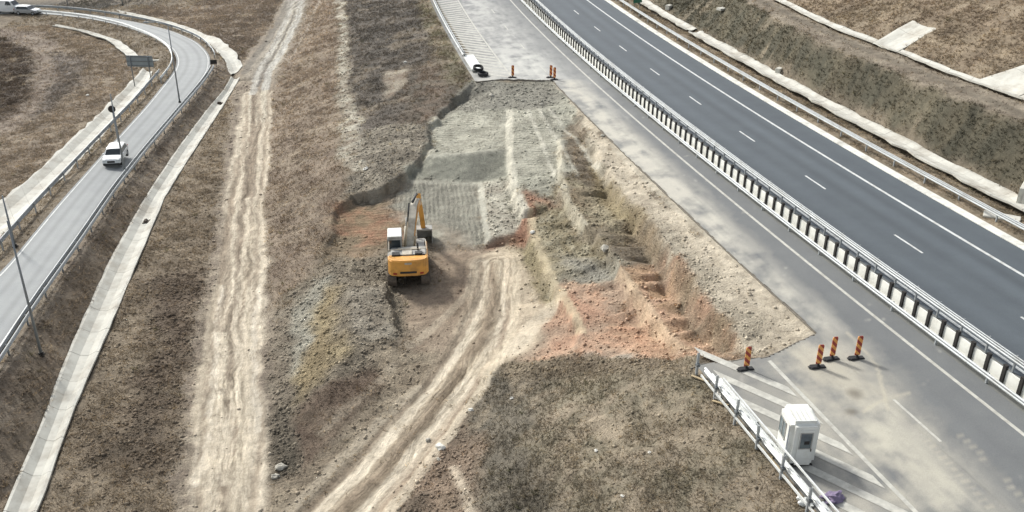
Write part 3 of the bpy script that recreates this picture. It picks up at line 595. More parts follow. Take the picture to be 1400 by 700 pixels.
rub = rub*(1-dm_); grass = grass*(dm_ < .02)
tz = tz+disp*(1-flat)*nearcar*(1-dm_)-dm_*.5
clod = np.clip(.25+rough*8, .15, 1)*(1-.5*np.clip(grass, 0, 1))
def rut_field(line):
    L = [G(*p)[:2] for p in line]; d2 = np.full(tx.size, 1e9); sd_ = np.zeros(tx.size); al = np.zeros(tx.size); acc = 0
    for a, b in zip(L[:-1], L[1:]):
        e = b-a; l2 = e@e; t = np.clip(((tx-a[0])*e[0]+(ty-a[1])*e[1])/l2, 0, 1); dx, dy = tx-a[0]-t*e[0], ty-a[1]-t*e[1]; q = dx*dx+dy*dy
        m = q < d2; d2[m] = q[m]; sd_[m] = np.where(e[0]*dy-e[1]*dx > 0, 1, -1)[m]*np.sqrt(q[m]); al[m] = (acc+t*np.sqrt(l2))[m]; acc += np.sqrt(l2)
    return sd_, al
ra, rb = rut_field(CL), rut_field([(x_+36*q_, y_) for x_, y_, q_ in ((420, 715, 1.15), (505, 625, 1.0), (588, 530, .84), (648, 436, .62), (664, 360, .42))])
use = np.abs(rb[0]) < np.abs(ra[0]); cross_ = np.where(use, rb[0], ra[0]); along_ = np.where(use, rb[1], ra[1])
rutw = np.clip(np.maximum(1.15-np.abs(ra[0])/3.4*1.0, 1.25-np.abs(rb[0])/2.9), 0, 1)*np.clip(1-grass*2.2, 0, 1)*np.clip(1-rub*3, 0, 1)
fastmesh('ground', np.stack([tx, ty, tz], 1), grid_faces(*TX.shape), M['soil'], attrs=(('soil', 'FLOAT_COLOR', col), ('clod', 'FLOAT', clod), ('teeth', 'FLOAT', np.clip(tee*(1-flat)*9, 0, 1.5)), ('phase', 'FLOAT', pha), ('cross', 'FLOAT', cro), ('rutw', 'FLOAT', rutw), ('rutc', 'FLOAT', cross_), ('ruta', 'FLOAT', along_)), smooth=True)
tag(bpy.data.objects['ground'], kind='structure')
_jj = np.searchsorted(yc, [20, 260])
def surf(x, y):                                       # height of the displaced ground mesh
    i = np.clip(np.searchsorted(xc, x)-1, 0, len(xc)-2); j = np.clip(np.searchsorted(yc, y)-1, 0, len(yc)-2); zz = TZ
    u = (x-xc[i])/(xc[i+1]-xc[i]); v = (y-yc[j])/(yc[j+1]-yc[j])
    return (zz[j, i]*(1-u)+zz[j, i+1]*u)*(1-v)+(zz[j+1, i]*(1-u)+zz[j+1, i+1]*u)*v
TZ = tz.reshape(TX.shape)
def gs(px, py):
    p = G(px, py); p[2] = float(surf(p[0], p[1])); return p

# ---------------------------------------------------------------- paved surfaces
def strip(name, s, d, dz, colfn, keep=None, m='asphalt'):
    SS, DD = np.meshgrid(s, d, indexing='ij'); V = SD(SS.ravel(), DD.ravel(), dz)
    k = None
    if keep is not None: k = keep(SS, DD); k = k[:-1, :-1] & k[1:, 1:] & k[1:, :-1] & k[:-1, 1:]
    c = colfn(SS.ravel(), DD.ravel(), V[:, 0], V[:, 1])
    o = fastmesh(name, V, grid_faces(len(s), len(d), k), M[m], attrs=(('soil', 'FLOAT_COLOR', c),), smooth=True)
    return tag(o, kind='structure')
A_L, A_R = alb((112, 114, 116)), alb((84, 92, 100))
DUST = []
def dz_(pts, c, k, fe=1.0, wa=1.5): DUST.append(([tuple(UH(*p)[:2]) for p in pts], alb(c), k, fe, wa))
dz_([(640, -30), (700, 20), (740, 60), (800, 110), (838, 160), (762, 115), (645, 115), (620, 0)], (186, 184, 180), .8, 2.5, 2.)
dz_([(680, 70), (740, 75), (762, 112), (645, 112)], (198, 196, 190), .7, 1.5, 1.5)
dz_([(600, 10), (655, 80), (690, 108), (645, 114), (622, 50)], (178, 174, 166), .7, .8, .6)
dz_([(762, 112), (838, 200), (900, 268), (1000, 350), (1125, 452), (1150, 450), (1040, 345), (960, 265), (905, 215), (830, 145), (790, 110)], (192, 186, 174), 1.0, .9, .7)
dz_([(955, 486), (1047, 483), (1130, 450), (1180, 470), (1260, 560), (1330, 640), (1400, 720), (1100, 730), (1000, 560)], (176, 170, 158), .85, 1.3, 1.6)
dz_([(1180, 545), (1260, 570), (1310, 640), (1340, 700), (1260, 690), (1200, 620)], (190, 184, 168), .7, 1.0, 1.8)
dz_([(1060, 480), (1130, 470), (1220, 540), (1160, 560), (1110, 530)], (186, 178, 160), .6, .8, 1.2)
dz_([(955, 487), (1047, 485), (1075, 530), (1100, 580), (1160, 720), (1100, 720), (985, 540)], (132, 130, 126), .6, .5, .5)
def col_left(s, d, x, y):
    c = A_L*(1+.05*fbm(x, y, 2, 2))[:, None]
    tr = np.exp(-((d+1.6)/.5)**2)+np.exp(-((d+3.1)/.5)**2); c = c*(1-.06*tr)[:, None]
    wx, wy = fbm(x, y, 1.6, 5, 5, .65), fbm(x, y, 1.6, 9, 5, .65); st = fbm(s*.25, d*1.6, .8, 4, 4, .6)
    for poly, cc, k, fe, wa in DUST:
        m = sub(poly, fe+wa*2, x, y)
        if not m.any(): continue
        q = np.clip(.5+sdist(poly, x[m]+wx[m]*wa, y[m]+wy[m]*wa)/(2*fe), 0, 1)*k*np.clip(.75+.9*wx[m]+.5*st[m], 0, 1.1)
        c[m] += (cc-c[m])*np.clip(q, 0, 1)[:, None]
    sp = np.clip((vn(x, y, .35, 6)-.93)*12, 0, 1)*np.clip(1.2-(-d-1)*0, 0, 1)*.5; c += (alb((190, 186, 176))-c)*sp[:, None]
    for (px, py, r) in ((1170, 538, .45), (1163, 562, .32)):
        p = UH(px, py); q = np.clip(1.3-np.hypot(x-p[0]+wx*.2, y-p[1]+wy*.2)/r, 0, 1)*.75; c += (alb((112, 104, 92))-c)*q[:, None]
    for ps in ([(1180, 563), (1205, 548), (1245, 538)], [(1160, 455), (1200, 500), (1215, 560)]):
        q = np.clip(1-(pdist([UH(*p) for p in ps], x+wx*.15, y)-.03)/.12, 0, 1)*.5; c += (alb((196, 186, 164))-c)*q[:, None]
    for sgn in (-.95, .95):                            # tyre prints of machines
        for s0 in np.arange(11, 17, .42):
            a = (np.abs(s-s0-.1*sgn) < .08) & (np.abs(d+3.9+.9*sgn-.1*(s-14)) < .2); c[a] += (alb((200, 190, 168))-c[a])*.25
    return c
def col_right(s, d, x, y):
    c = A_R*(1+.04*fbm(x, y, 3, 2))[:, None]
    for q, a in ((4.7, -.09), (6.9, -.09), (8.6, -.15), (10.5, -.15), (9.5, .10), (5.8, .07), (12.8, -.05)):
        c = c*(1+a*np.exp(-((d-q)/.42)**2)*(1+.4*fbm(s*.05, d, .8, 3)))[:, None]
    c = c*(1-.10*np.exp(-((d-7.4)/.05)**2)-.08*np.exp(-((d-11.8)/.05)**2))[:, None]; c = c*(1+.07*fbm(s*.12, d*1.2, 1.1, 9, 5, .6))[:, None]; c = c*np.where(d > 11.55, .96+.06*fbm(s*.2, d, 1.5, 6), 1)[:, None]; return c
sL = np.arange(-14, 240, .3)
strip('motorway_left_carriageway', np.arange(-14, 240, .22), np.concatenate([np.arange(-4.3, -3.7, .07), np.arange(-3.7, 1.25, .2), [1.25]]), .0, col_left, lambda s, d: (d > -4.12+.16*fbm(s, d*0, 1.3, 3, 4, .7)) | (s < 27.2) | (s > 84.6))
strip('motorway_near_slab', np.arange(-14, 29, .12), np.concatenate([np.arange(-11.95, -4.1, .15), [-4.05]]), -.012, col_left, lambda s, d: s < PIT0(d))
strip('motorway_far_slab', np.arange(82, 240, .2), np.concatenate([np.arange(-12.45, -4.1, .2), [-4.05]]), -.012, col_left, lambda s, d: s > PIT1(d))
strip('motorway_median', sL, np.linspace(1.25, 3.3, 8), -.003, lambda s, d, x, y: alb((116, 116, 112))*(1+.1*fbm(x, y, 1, 3))[:, None])
strip('motorway_right_carriageway', sL, np.linspace(3.3, 14.0, 46), .0, col_right)

# broken asphalt edge along the pit: the cut face
mb = MB(); mb.sweep([SD(s, -4.15, 0) for s in np.arange(27, 85, 1)], [(-.02, -.30), (.02, -.03), (.15, -.03), (.15, -.30)]); mb.sweep([SD(float(PIT0(np.array(d))), d, 0) for d in np.arange(-12.4, -4.1, .3)], [(-.03, -.35), (-.01, -.012), (.06, -.012), (.06, -.35)])
mb.sweep([SD(float(PIT1(np.array(d))), d, 0) for d in np.arange(-4.2, -12.4, -.3)], [(-.03, -.35), (-.01, -.012), (.08, -.012), (.08, -.35)])
M['cutface'] = simple('cut_asphalt', alb((120, 112, 100)), .9, var=.4, scale=5)
tag(mb.build('pavement_cut_face', M['cutface']), kind='structure')

M['paint'] = simple('road_paint', alb((212, 214, 214)), .6, var=.16, scale=3, grime=alb((170, 168, 162)))
M['paint_worn'] = simple('worn_road_paint', alb((196, 193, 184)), .7, var=.25, scale=3, grime=alb((160, 156, 148)))
def ribbon(mb, s0, s1, d, w, dz=.006, step=1.5, dfn=None):
    ss = np.linspace(s0, s1, max(2, int((s1-s0)/step))); P = []; F = []
    for s in ss:
        P += [SD(s, d-w/2, dz), SD(s, d+w/2, dz)]
    for k in range(len(ss)-1): F.append((2*k, 2*k+1, 2*k+3, 2*k+2))
    mb.add(P, F)
mb = MB(); ribbon(mb, -14, 240, 0, .2); tag(mb.build('inner_edge_line', M['paint_worn']), kind='structure')
mb = MB(); ribbon(mb, -14, 240, 11.43, .22); ribbon(mb, -14, 240, 3.75, .2); tag(mb.build('right_edge_lines', M['paint']), kind='structure')
mb = MB()
for k in range(-2, 18): ribbon(mb, 36.98-24+12.07*k-3.1, 36.98-24+12.07*k, 7.69, .15, step=1)
tag(mb.build('right_lane_dashes', M['paint']), kind='structure')
mb = MB()
for k in (0,): ribbon(mb, 16.7, 20.3, -3.95, .14, step=1)
for s0 in (-7.5, 5.0, 88.5, 100.5, 112.5, 124.5, 136.5): ribbon(mb, s0, s0+3, -3.95, .14, step=1)
tag(mb.build('left_lane_dashes', M['paint_worn']), kind='structure')
mb = MB(); ribbon(mb, -14, 25.5, -8.04, .22); ribbon(mb, 87.6, 240, -8.1, .22)
# hatching: bars from the guardrail to the edge line, slanting
def bars(s_list, w, dA=-11.3, dB=-8.35):
    for s0 in s_list:
        dm = (dA+dB)/2
        q = lambda d, o: SD(s0+o-(d+8.35)*1.75*-1*-1, d, .006)
        mb.add([q(dA, 0), q(dB, 0), q(dB, w), q(dA, w)], [(0, 1, 2, 3)])
bars([k for k in np.arange(-10, 22.5, 2.45)+.15], .95)
sb = [s for s in np.arange(86, 200, 1.6)]
def bars_far(s_list, w):
    for s0 in s_list:
        q = lambda d, o: SD(s0+o-(d+8.35)*1.05, d, .006)
        if s0 < 87.5: continue
        mb.add([q(-11.6, 0), q(-8.3, 0), q(-8.3, w), q(-11.6, w)], [(0, 1, 2, 3)])
bars_far(sb, .75)
tag(mb.build('hatched_markings', M['paint_worn']), kind='structure')

# ramp road
n = len(RLw); nc = 25; tt = np.linspace(0, 1, nc)
V = (RLw[:, None, :]*(1-tt)[None, :, None]+RRw[:, None, :]*tt[None, :, None]); V[:, :, 2] += .03
v = V.reshape(-1, 3); T_ = np.tile(tt, n)
cr = alb((146, 149, 151))*(1+.03*fbm(v[:, 0], v[:, 1], 3, 3))[:, None]
for q, a, w in ((.22, .10, .06), (.44, .10, .06), (.58, .10, .06), (.8, .10, .06), (.33, -.12, .05), (.69, -.12, .05), (.02, -.15, .04), (.96, -.22, .05)): cr = cr*(1+a*np.exp(-((T_-q)/w)**2))[:, None]
tag(fastmesh('ramp_road', v, grid_faces(n, nc), M['asphalt'], attrs=(('soil', 'FLOAT_COLOR', cr),), smooth=True), kind='structure')
mb = MB()
for a, b in ((.05, .075), (.93, .95)):
    P = []
    for k in range(n): P += [RLw[k]*(1-a)+RRw[k]*a+[0, 0, .038], RLw[k]*(1-b)+RRw[k]*b+[0, 0, .038]]
    mb.add(P, [(2*k, 2*k+1, 2*k+3, 2*k+2) for k in range(n-1)])
tag(mb.build('ramp_edge_lines', M['paint']), kind='structure')

# concrete: kerb, lined drains
M['concrete'] = simple('drain_concrete', alb((204, 201, 192)), .85, var=.16, scale=.9, grime=alb((160, 150, 136)), bump=.3)
M['kerb'] = simple('kerb_concrete', alb((226, 224, 216)), .85, var=.08, scale=1.5, grime=alb((168, 164, 156)))
mb = MB(); mb.sweep([SD(s, 14.3, 0) for s in np.arange(-14, 240, 3)], [(-.36, -.1), (-.36, .05), (-.3, .09), (.3, .10), (.36, .05), (.36, -.1)]); tag(mb.build('motorway_kerb', M['kerb']), kind='structure')
def drain(name, Lp, Rp, dep=.25, lip=.06, seg=3.0, mat_='concrete', wob=.0, world=False):
    def rs_(pts, n):
        w = np.array(pts) if world else np.array([G(*p) for p in pts]); L = np.concatenate([[0], np.cumsum(np.linalg.norm(np.diff(w, axis=0), axis=1))])
        q = np.linspace(0, L[-1], n); o = np.stack([np.interp(q, L, w[:, k]) for k in range(3)], 1)
        for _ in range(2): o[1:-1] = (o[:-2]+2*o[1:-1]+o[2:])/4
        return o, L[-1]
    _, LL = rs_(Lp, 10); n = max(4, int(LL/(seg/2))); A, _ = rs_(Lp, n); B, _ = rs_(Rp, n)
    mb = MB(); P = []
    for k in range(n):
        a, b = A[k].copy(), B[k].copy(); h = max(float(hgt(a[0], a[1])), float(hgt(b[0], b[1])))+lip
        w = b-a; j = wob*(rs.rand()-.5); j2 = wob*(rs.rand()-.5)
        for t, dz in ((-.02+j, -.15), (-.02+j, .0), (.08, .0), (.36, -dep), (.64, -dep), (.92, 0), (1.02+j2, 0), (1.02+j2, -.15)):
            p = a+w*t; P.append((p[0], p[1], h+dz+.02*(rs.rand()-.5)*(t > .3)))
    m_ = 8; V2 = []; sc_ = 0
    for k in range(n-1):
        a_ = [np.array(q) for q in P[k*m_:(k+1)*m_]]; b_ = [np.array(q) for q in P[(k+1)*m_:(k+2)*m_]]
        g0 = .012/seg*2 if k % 2 == 0 else 0; g1 = .012/seg*2 if k % 2 == 1 else 0; tl_ = rs.normal(0, .006, 2); o0 = len(V2)
        for t_ in (g0, 1-g1):
            for q in range(m_): v_ = a_[q]*(1-t_)+b_[q]*t_; V2.append((v_[0], v_[1], v_[2]+tl_[0]+(q-3.5)*tl_[1]*.4))
        for q in range(m_-1): mb.f.append((o0+q, o0+q+1, o0+m_+q+1, o0+m_+q))
    P = V2
    mb.v = P; o = mb.build(name, M[mat_])
    # slab joints as thin dark grooves are real gaps: small raised mortar ridges
    return tag(o, kind='structure')
for a_, k_ in DRAINS: drain(*a_, **k_)

# ================================================================ things
def pm(name, c, rough=.5, metal=0., **k): M[name] = simple(name, alb(c) if max(c) > 1.01 else c, rough, metal, **k)
pm('steel', (176, 180, 184), .55, .25, var=.08, scale=2, grime=alb((150, 150, 148)))
pm('steel_dark', (120, 124, 128), .5, .4, var=.2, scale=3)
pm('barrier_white', (242, 240, 232), .8, var=.07, scale=1.2, grime=alb((206, 202, 192)))
pm('fin_dark', (44, 40, 37), .7, var=.25, scale=4)
pm('white_paint', (238, 238, 234), .4, var=.05, scale=2, grime=alb((214, 210, 200)))
pm('white_rail', (232, 234, 234), .4, .1, var=.07, scale=2, grime=alb((196, 196, 192)))
pm('grey_gasket', (112, 120, 132), .6, var=.1)
pm('rubber', (44, 44, 46), .85, var=.3, scale=8)
pm('lamp_steel', (140, 145, 150), .5, .3, var=.15, scale=2)
pm('cat_yellow', (246, 172, 44), .45, var=.10, scale=2, grime=alb((188, 132, 56)), coat=.15)
pm('mach_grey', (178, 176, 172), .6, var=.15, scale=4, grime=alb((136, 126, 112)))
pm('mach_dark', (52, 52, 52), .6, var=.3, scale=5)
pm('track_steel', (112, 100, 88), .75, .2, var=.35, scale=7, grime=alb((150, 132, 112)))
pm('boom_white', (212, 202, 184), .55, var=.15, scale=3, grime=alb((150, 134, 112)))
pm('glass_dark', (44, 54, 60), .12, var=.2, scale=2)
pm('glass_pale', (104, 116, 120), .15, var=.3, scale=3)
pm('rock', (176, 170, 158), .9, var=.3, scale=6, bump=.5)
pm('rock_white', (224, 220, 212), .9, var=.2, scale=6, bump=.4)
pm('timber', (186, 164, 126), .85, var=.25, scale=5)
pm('sign_back', (150, 160, 166), .5, .2, var=.12, scale=1.2)
pm('sign_green', (28, 120, 92), .5, var=.1)
pm('purple', (132, 116, 150), .7, var=.25, scale=5, bump=.5)
pm('red_lens', (186, 40, 26), .3); pm('lamp_lens', (214, 218, 220), .2)
pm('car_white', (232, 234, 236), .28, var=.03, coat=.6); pm('car_silver', (168, 174, 182), .3, .4, var=.04, coat=.6)
pm('slab', (210, 206, 196), .85, var=.15, scale=3, bump=.3)
pm('bark', (84, 72, 60), .9, var=.3, scale=8)
def lean(o, k=1.0): return o

# ---- guardrails
WB = [(-.04, -.155), (.0, -.15), (.045, -.11), (.045, -.06), (.0, -.02), (.0, .02), (.045, .06), (.045, .11), (.0, .15), (-.04, .155), (-.046, .15), (-.012, .14), (.028, .105), (.028, .065), (-.015, .025), (-.015, -.025), (.028, -.065), (.028, -.105), (-.012, -.14), (-.046, -.15)]
def wprof(side, h): return [(a*side, u+h) for a, u in WB]
def resample(path, step):
    w = np.array(path, float); L = np.concatenate([[0], np.cumsum(np.linalg.norm(np.diff(w, axis=0), axis=1))]); q = np.arange(0, L[-1], step)
    return np.stack([np.interp(q, L, w[:, k]) for k in range(3)], 1)
_postm = {}
def post_mesh(h, w=.11, d=.08):
    key = (round(h, 2), w)
    if key not in _postm:
        mb = MB(); mb.box((0, 0, h/2-.2), (w, .012, h+.4)); mb.box((-w/2+.006, d/2, h/2-.2), (.012, d, h+.4)); mb.box((w/2-.006, d/2, h/2-.2), (.012, d, h+.4))
        o = mb.build('post', M['steel']); _postm[key] = o.data; bpy.data.objects.remove(o)
    return _postm[key]
def guardrail(label, path, side=1, h=.62, step=2.0, tube=None, group=None, post_off=.1, post_h=None, pm_='steel', second=None, post_w=.11, maxp=100, cat='guardrail'):
    path = np.array(path); root = empty('guardrail', tuple(path[0])); off = Vector(path[0])
    loc = path-np.array(path[0])
    mb = MB(); mb.sweep(list(loc), wprof(side, h)); mb.build('rail', M[pm_], root, smooth=False)
    if tube is not None:
        mb = MB(); hh, r, ao = tube; mb.sweep(list(loc), [(ao+r*math.cos(t), hh+r*math.sin(t)) for t in np.linspace(0, 2*math.pi, 9)[:-1]]); mb.build('top_rail', M[pm_], root, smooth=True)
    if second is not None:
        mb = MB(); mb.sweep(list(loc), [(a*-side+second, u) for a, u in wprof(1, h)]); mb.build('rear_rail', M[pm_], root)
    ph = post_h or h+.14; q = resample(path, step); me = post_mesh(ph, post_w); rest = MB()
    for i, p in enumerate(q):
        t = q[min(i+1, len(q)-1)]-q[max(i-1, 0)]; a = math.atan2(t[1], t[0]); nx_, ny_ = math.sin(a), -math.cos(a)
        px_, py_ = p[0]-nx_*side*post_off, p[1]-ny_*side*post_off
        if i < maxp:
            o = link('post', me, None, root); o.location = (px_-off[0], py_-off[1], p[2]-off[2]); o.rotation_euler = (0, 0, a+math.pi/2+(0 if side > 0 else math.pi))
        else: rest.box((px_-off[0], py_-off[1], p[2]-off[2]+ph/2), (.08, .1, ph), a)
    if rest.v: tag(rest.build('distant_posts', M[pm_], root), kind='stuff')
    return tag(root, label, cat, group)
def sdpath(s0, s1, d, step=2.0): return [SD(s, d, 0) for s in np.arange(s0, s1, step)]
gr = guardrail('low silver guardrail between the worn edge line and the white dark-finned barrier', sdpath(-12, 190, 1.2), -1, .50, 4.0)
gr = guardrail('tall silver double-beam guardrail on short-spaced posts along the right carriageway side of the median', sdpath(-12, 190, 3.1), -1, .82, 2.02, tube=(1.06, .045, -.02), post_h=1.08)
gr = guardrail('silver guardrail on the far right verge between the concrete kerb and the grassy gutter', sdpath(-12, 200, 15.3), -1, .62, 4.0, tube=(.84, .04, -.02))
far_gr = guardrail('distant double guardrail beside the hatched far slab, ending at the white panels', sdpath(98, 200, -12.0), 1, .58, 2.0, second=-.26, tube=(.88, .05, -.13))

# ---- white median barrier with dark fins
bar = empty('median_barrier', tuple(SD(-12, 1.95)))
b0 = SD(-12, 1.95)
mb = MB(); mb.sweep([SD(s, 1.95)-b0 for s in np.arange(-12, 190, 2)], [(-.09, -.05), (-.09, .09), (-.045, .12), (-.035, .92), (.035, .92), (.045, .1), (.09, -.05)])
mb.build('white_wall', M['barrier_white'], bar)
mb = MB(); mb.box((0, 0, .57), (.22, .17, 1.2)); mb.box((0, 0, 1.18), (.24, .20, .03)); fo = mb.build('fin', M['fin_dark'], bar, bevel=.008); fme = fo.data; bpy.data.objects.remove(fo)
rest = MB(); k = 0
for s in np.arange(10.2, 190, 1.19):
    x, y, tx_, ty_ = axis(s); a = math.atan2(ty_, tx_); p = SD(s, 1.90)-b0
    if k < 100:
        o = link('fin', fme, None, bar); o.location = tuple(p); o.rotation_euler = (0, 0, a)
    else: rest.box((p[0], p[1], p[2]+.57), (.22, .17, 1.2), a)
    k += 1
tag(rest.build('distant_fins', M['fin_dark'], bar), kind='stuff')
tag(bar, 'long white median barrier studded with evenly spaced dark brown fins, between the two steel guardrails', 'barrier')

# ---- broken guardrail at the near slab: leaning posts, beams, loose beams stacked
near = empty('guardrail', tuple(SD(25.6, -11.8)))
n0 = SD(25.6, -11.8)
npath = [SD(s, -12.15, 0) for s in np.arange(25.0, -6, -1.0)]
mb = MB(); mb.sweep([p-n0 for p in npath], wprof(1, .60)); mb.build('rail', M['white_rail'], near)
mb = MB(); mb.sweep([p-n0 for p in npath], [(.05+.055*math.cos(t), 1.36+.055*math.sin(t)) for t in np.linspace(0, 2*math.pi, 9)[:-1]] if 0 else [(.16, .22), (.22, .22), (.22, .34), (.16, .34)]); mb.build('lower_rail', M['white_rail'], near)
mb = MB(); mb.sweep([p-n0 for p in npath[2:]], [(-.02, 1.30), (.05, 1.30), (.05, 1.38), (-.02, 1.38)]); mb.build('top_rail', M['white_rail'], near)
me = post_mesh(1.45, .13)
for k_, s in enumerate(np.arange(25.5, -6, -2.21)):
    p = SD(s, -12.33)-n0
    o = link('post', me, None, near); o.location = tuple(p-[0, 0, .12]); x, y, tx_, ty_ = axis(s); o.rotation_euler = (R(rs.uniform(-3, 3)), R(rs.uniform(-2, 3)), math.atan2(ty_, tx_)+math.pi/2+math.pi)
    c = MB(); c.box((p[0], p[1], p[2]+.62), (.24, .2, .14), math.atan2(ty_, tx_)); c.build('bracket', M['steel_dark'], near, bevel=.015)
tag(near, 'dismantled white guardrail on tall posts between the grassy foreground slope and the cabin', 'guardrail')
for k_, (dd, s0, s1, hh, lab) in enumerate(((-11.45, 24.6, 20.6, .12, 'short loose white beam lying flat on the hatched bars at the pit end'), (-11.72, 24.6, 17.6, .34, 'loose white beam leaning highest on the stack against the guardrail before the cabin'), (-12.0, 24.6, 13.2, .55, 'long loose white beam lying behind the leaning posts of the dismantled guardrail'), (-11.6, 14.6, -4, .16, 'long loose beam lying on the pavement past the cabin next to the purple bundle'))):
    p0 = SD(s0, dd); mb = MB(); mb.sweep([SD(s, dd, hh)-p0 for s in np.linspace(s0, s1, 8)], [(u*.95, a*1.0) for a, u in WB])
    o = mb.build('loose_beam', M['white_rail']); o.location = tuple(p0); tag(o, lab, 'steel beam', 'loose guardrail beams')

# ---- ramp guardrails
def off(w, o):
    q = offset_line(w, o); return q
q = off(RRw, -.75); i0 = int(np.argmin(np.hypot(*(q[:, :2]-G(292, 96)[:2]).T)))
guardrail('twin silver guardrail along the right edge of the straight part of the ramp road', q[4:i0+1], 1, .6, 4.0, second=-.42)
i1 = int(np.argmin(np.hypot(*(q[:, :2]-G(288, 80)[:2]).T)))
guardrail('pale guardrail curving along the outside of the ramp bend beyond the gap', q[i1:210], 1, .6, 4.0, tube=(.8, .05, -.1))
q = off(RLw, 1.5); i2 = int(np.argmin(np.hypot(*(q[:, :2]-G(236, 100)[:2]).T)))
guardrail('thin silver guardrail along the left edge of the straight part of the ramp road', q[4:i2], -1, .6, 4.0, tube=(.78, .06, .02))
q = off(RLw, .55)
guardrail('whitish guardrail hugging the inside of the ramp bend', q[i2-8:208], -1, .6, 4.0, pm_='white_rail', tube=(.78, .05, .06))

# ---- lamps on the ramp
def lamp(label, px, py, h, arm=1.6, rz=0., n_=1, group='street lamps along the ramp road'):
    p = gs(px, py); root = empty('street_lamp', tuple(p), rz)
    mb = MB(); mb.tube((0, 0, -.3), (0, 0, h), .10, .05, 12); mb.build('pole', M['lamp_steel'], root, smooth=True)
    mb = MB(); mb.tube((0, 0, -.3), (0, 0, .25), .18, .16, 8); mb.box((0, 0, .05), (.36, .36, .12)); mb.build('base', M['fin_dark'], root, bevel=.02)
    if arm:
        mb = MB(); mb.tube((0, 0, h-.05), (-arm*.6, 0, h+.18), .045, .04); mb.tube((-arm*.6, 0, h+.18), (-arm, 0, h+.2), .04); mb.build('arm', M['lamp_steel'], root, smooth=True)
        mb = MB(); mb.box((-arm-.3, 0, h+.2), (.75, .28, .12), taper=.8); lh_ = mb.build('lamp_head', M['lamp_steel'], root, bevel=.03)
        mb = MB(); mb.box((-arm-.32, 0, h+.13), (.5, .2, .03)); mb.build('lens', M['lamp_lens'], lh_)
    return tag(root, label, 'street lamp', group)
lamp('tallest grey lamp pole, at the foot of the ramp guardrail nearest the viewer', 57, 486, 9.6, 0)
lamp('lamp pole on the ramp edge crossing in front of the white car', 172, 241, 8.2, 0)
lamp('lamp pole with a long arm at the ramp bend above the straight guardrail', 246, 141, 9.6, 2.2)
lamp('thin lamp pole cut by the frame edge, behind the left ramp guardrail', 21, 338, 4.4, 0)
lamp('faint distant lamp pole beyond the bend at the top of the photo', 168, 8, 7, 1.5)
lamp('small distant pole standing behind the parked silver car', 94, 13, 6, 0)

# ---- signs
p = gs(197, 118); root = empty('direction_sign', tuple(p), R(-3))
mb = MB(); mb.box((0, 0, 3.9), (3.6, .06, 1.5)); mb.build('panel', M['sign_back'], root, bevel=.02)
mb = MB()
for z_ in (3.3, 3.9, 4.5): mb.box((0, -.07, z_), (3.5, .06, .08))
mb.build('bracing', M['steel_dark'], root)
for x_ in (-1.2, 1.2):
    mb = MB(); mb.tube((x_, -.16, -.3), (x_, -.16, 4.6), .07, .07, 8); mb.build('post', M['steel_dark'], root, smooth=True)
tag(root, 'large grey back of a direction sign on two posts over the field drain', 'road sign')
p = gs(165, 212); root = empty('round_sign', tuple(p), R(12))
mb = MB(); mb.tube((0, 0, -.3), (0, 0, 5.1), .05, .045, 10); mb.build('post', M['lamp_steel'], root, smooth=True)
mb = MB(); mb.tube((0, -.06, 4.9), (0, -.10, 4.9), .36, .36, 24); mb.build('disc', M['fin_dark'], root, bevel=.01)
tag(root, 'dark round road sign seen from behind on a thin post near the white car', 'road sign')
p = gs(293, 93); root = empty('chevron_board', tuple(p), R(20))
mb = MB(); mb.box((0, 0, .85), (.9, .05, .6)); mb.build('panel', M['fin_dark'], root, bevel=.01)
for x_ in (-.3, .3):
    mb = MB(); mb.tube((x_, .05, -.3), (x_, .05, 1.1), .035, .035, 8); mb.build('post', M['steel_dark'], root)
tag(root, 'small dark board on short posts at the outside of the ramp bend', 'road sign')
p = SD(118.5, 16.6, 0); root = empty('green_sign', tuple(p), R(35))
mb = MB(); mb.box((0, 0, 1.35), (1.7, .05, .9)); mb.build('panel', M['sign_green'], root, bevel=.02)
for x_ in (-.55, .55):
    mb = MB(); mb.tube((x_, .06, -.9), (x_, .06, 1.7), .04, .04, 8); mb.build('post', M['steel_dark'], root)
tag(root, 'green sign board on the right verge at the top edge of the photo', 'road sign')

# ---- beacons
def stripe_mat():
    m, nt, b = mat('beacon_stripes', .45); tc = nd(nt, 'ShaderNodeTexCoord').outputs['Object']
    sx = nd(nt, 'ShaderNodeSeparateXYZ'); nt.links.new(tc, sx.inputs[0])
    a = nd(nt, 'ShaderNodeMath', operation='ADD'); nt.links.new(sx.outputs[0], a.inputs[0]); nt.links.new(sx.outputs[2], a.inputs[1])
    s = nd(nt, 'ShaderNodeMath', operation='MULTIPLY'); nt.links.new(a.outputs[0], s.inputs[0]); s.inputs[1].default_value = 2.3
    f = nd(nt, 'ShaderNodeMath', operation='FRACT'); nt.links.new(s.outputs[0], f.inputs[0])
    c = ramp(nt, f.outputs[0], [(0, tuple(alb((168, 44, 30)))), (.5, tuple(alb((250, 168, 62))))]); [e for e in nt.nodes if e.type == 'VALTORGB'][-1].color_ramp.interpolation = 'CONSTANT'
    g = ramp(nt, noise(nt, tc, 9), [(.3, (.72, .72, .72)), (.7, (1.1, 1.1, 1.1))]); nt.links.new(mul(nt, c, g), b.inputs['Base Color']); return m
M['stripes'] = stripe_mat()
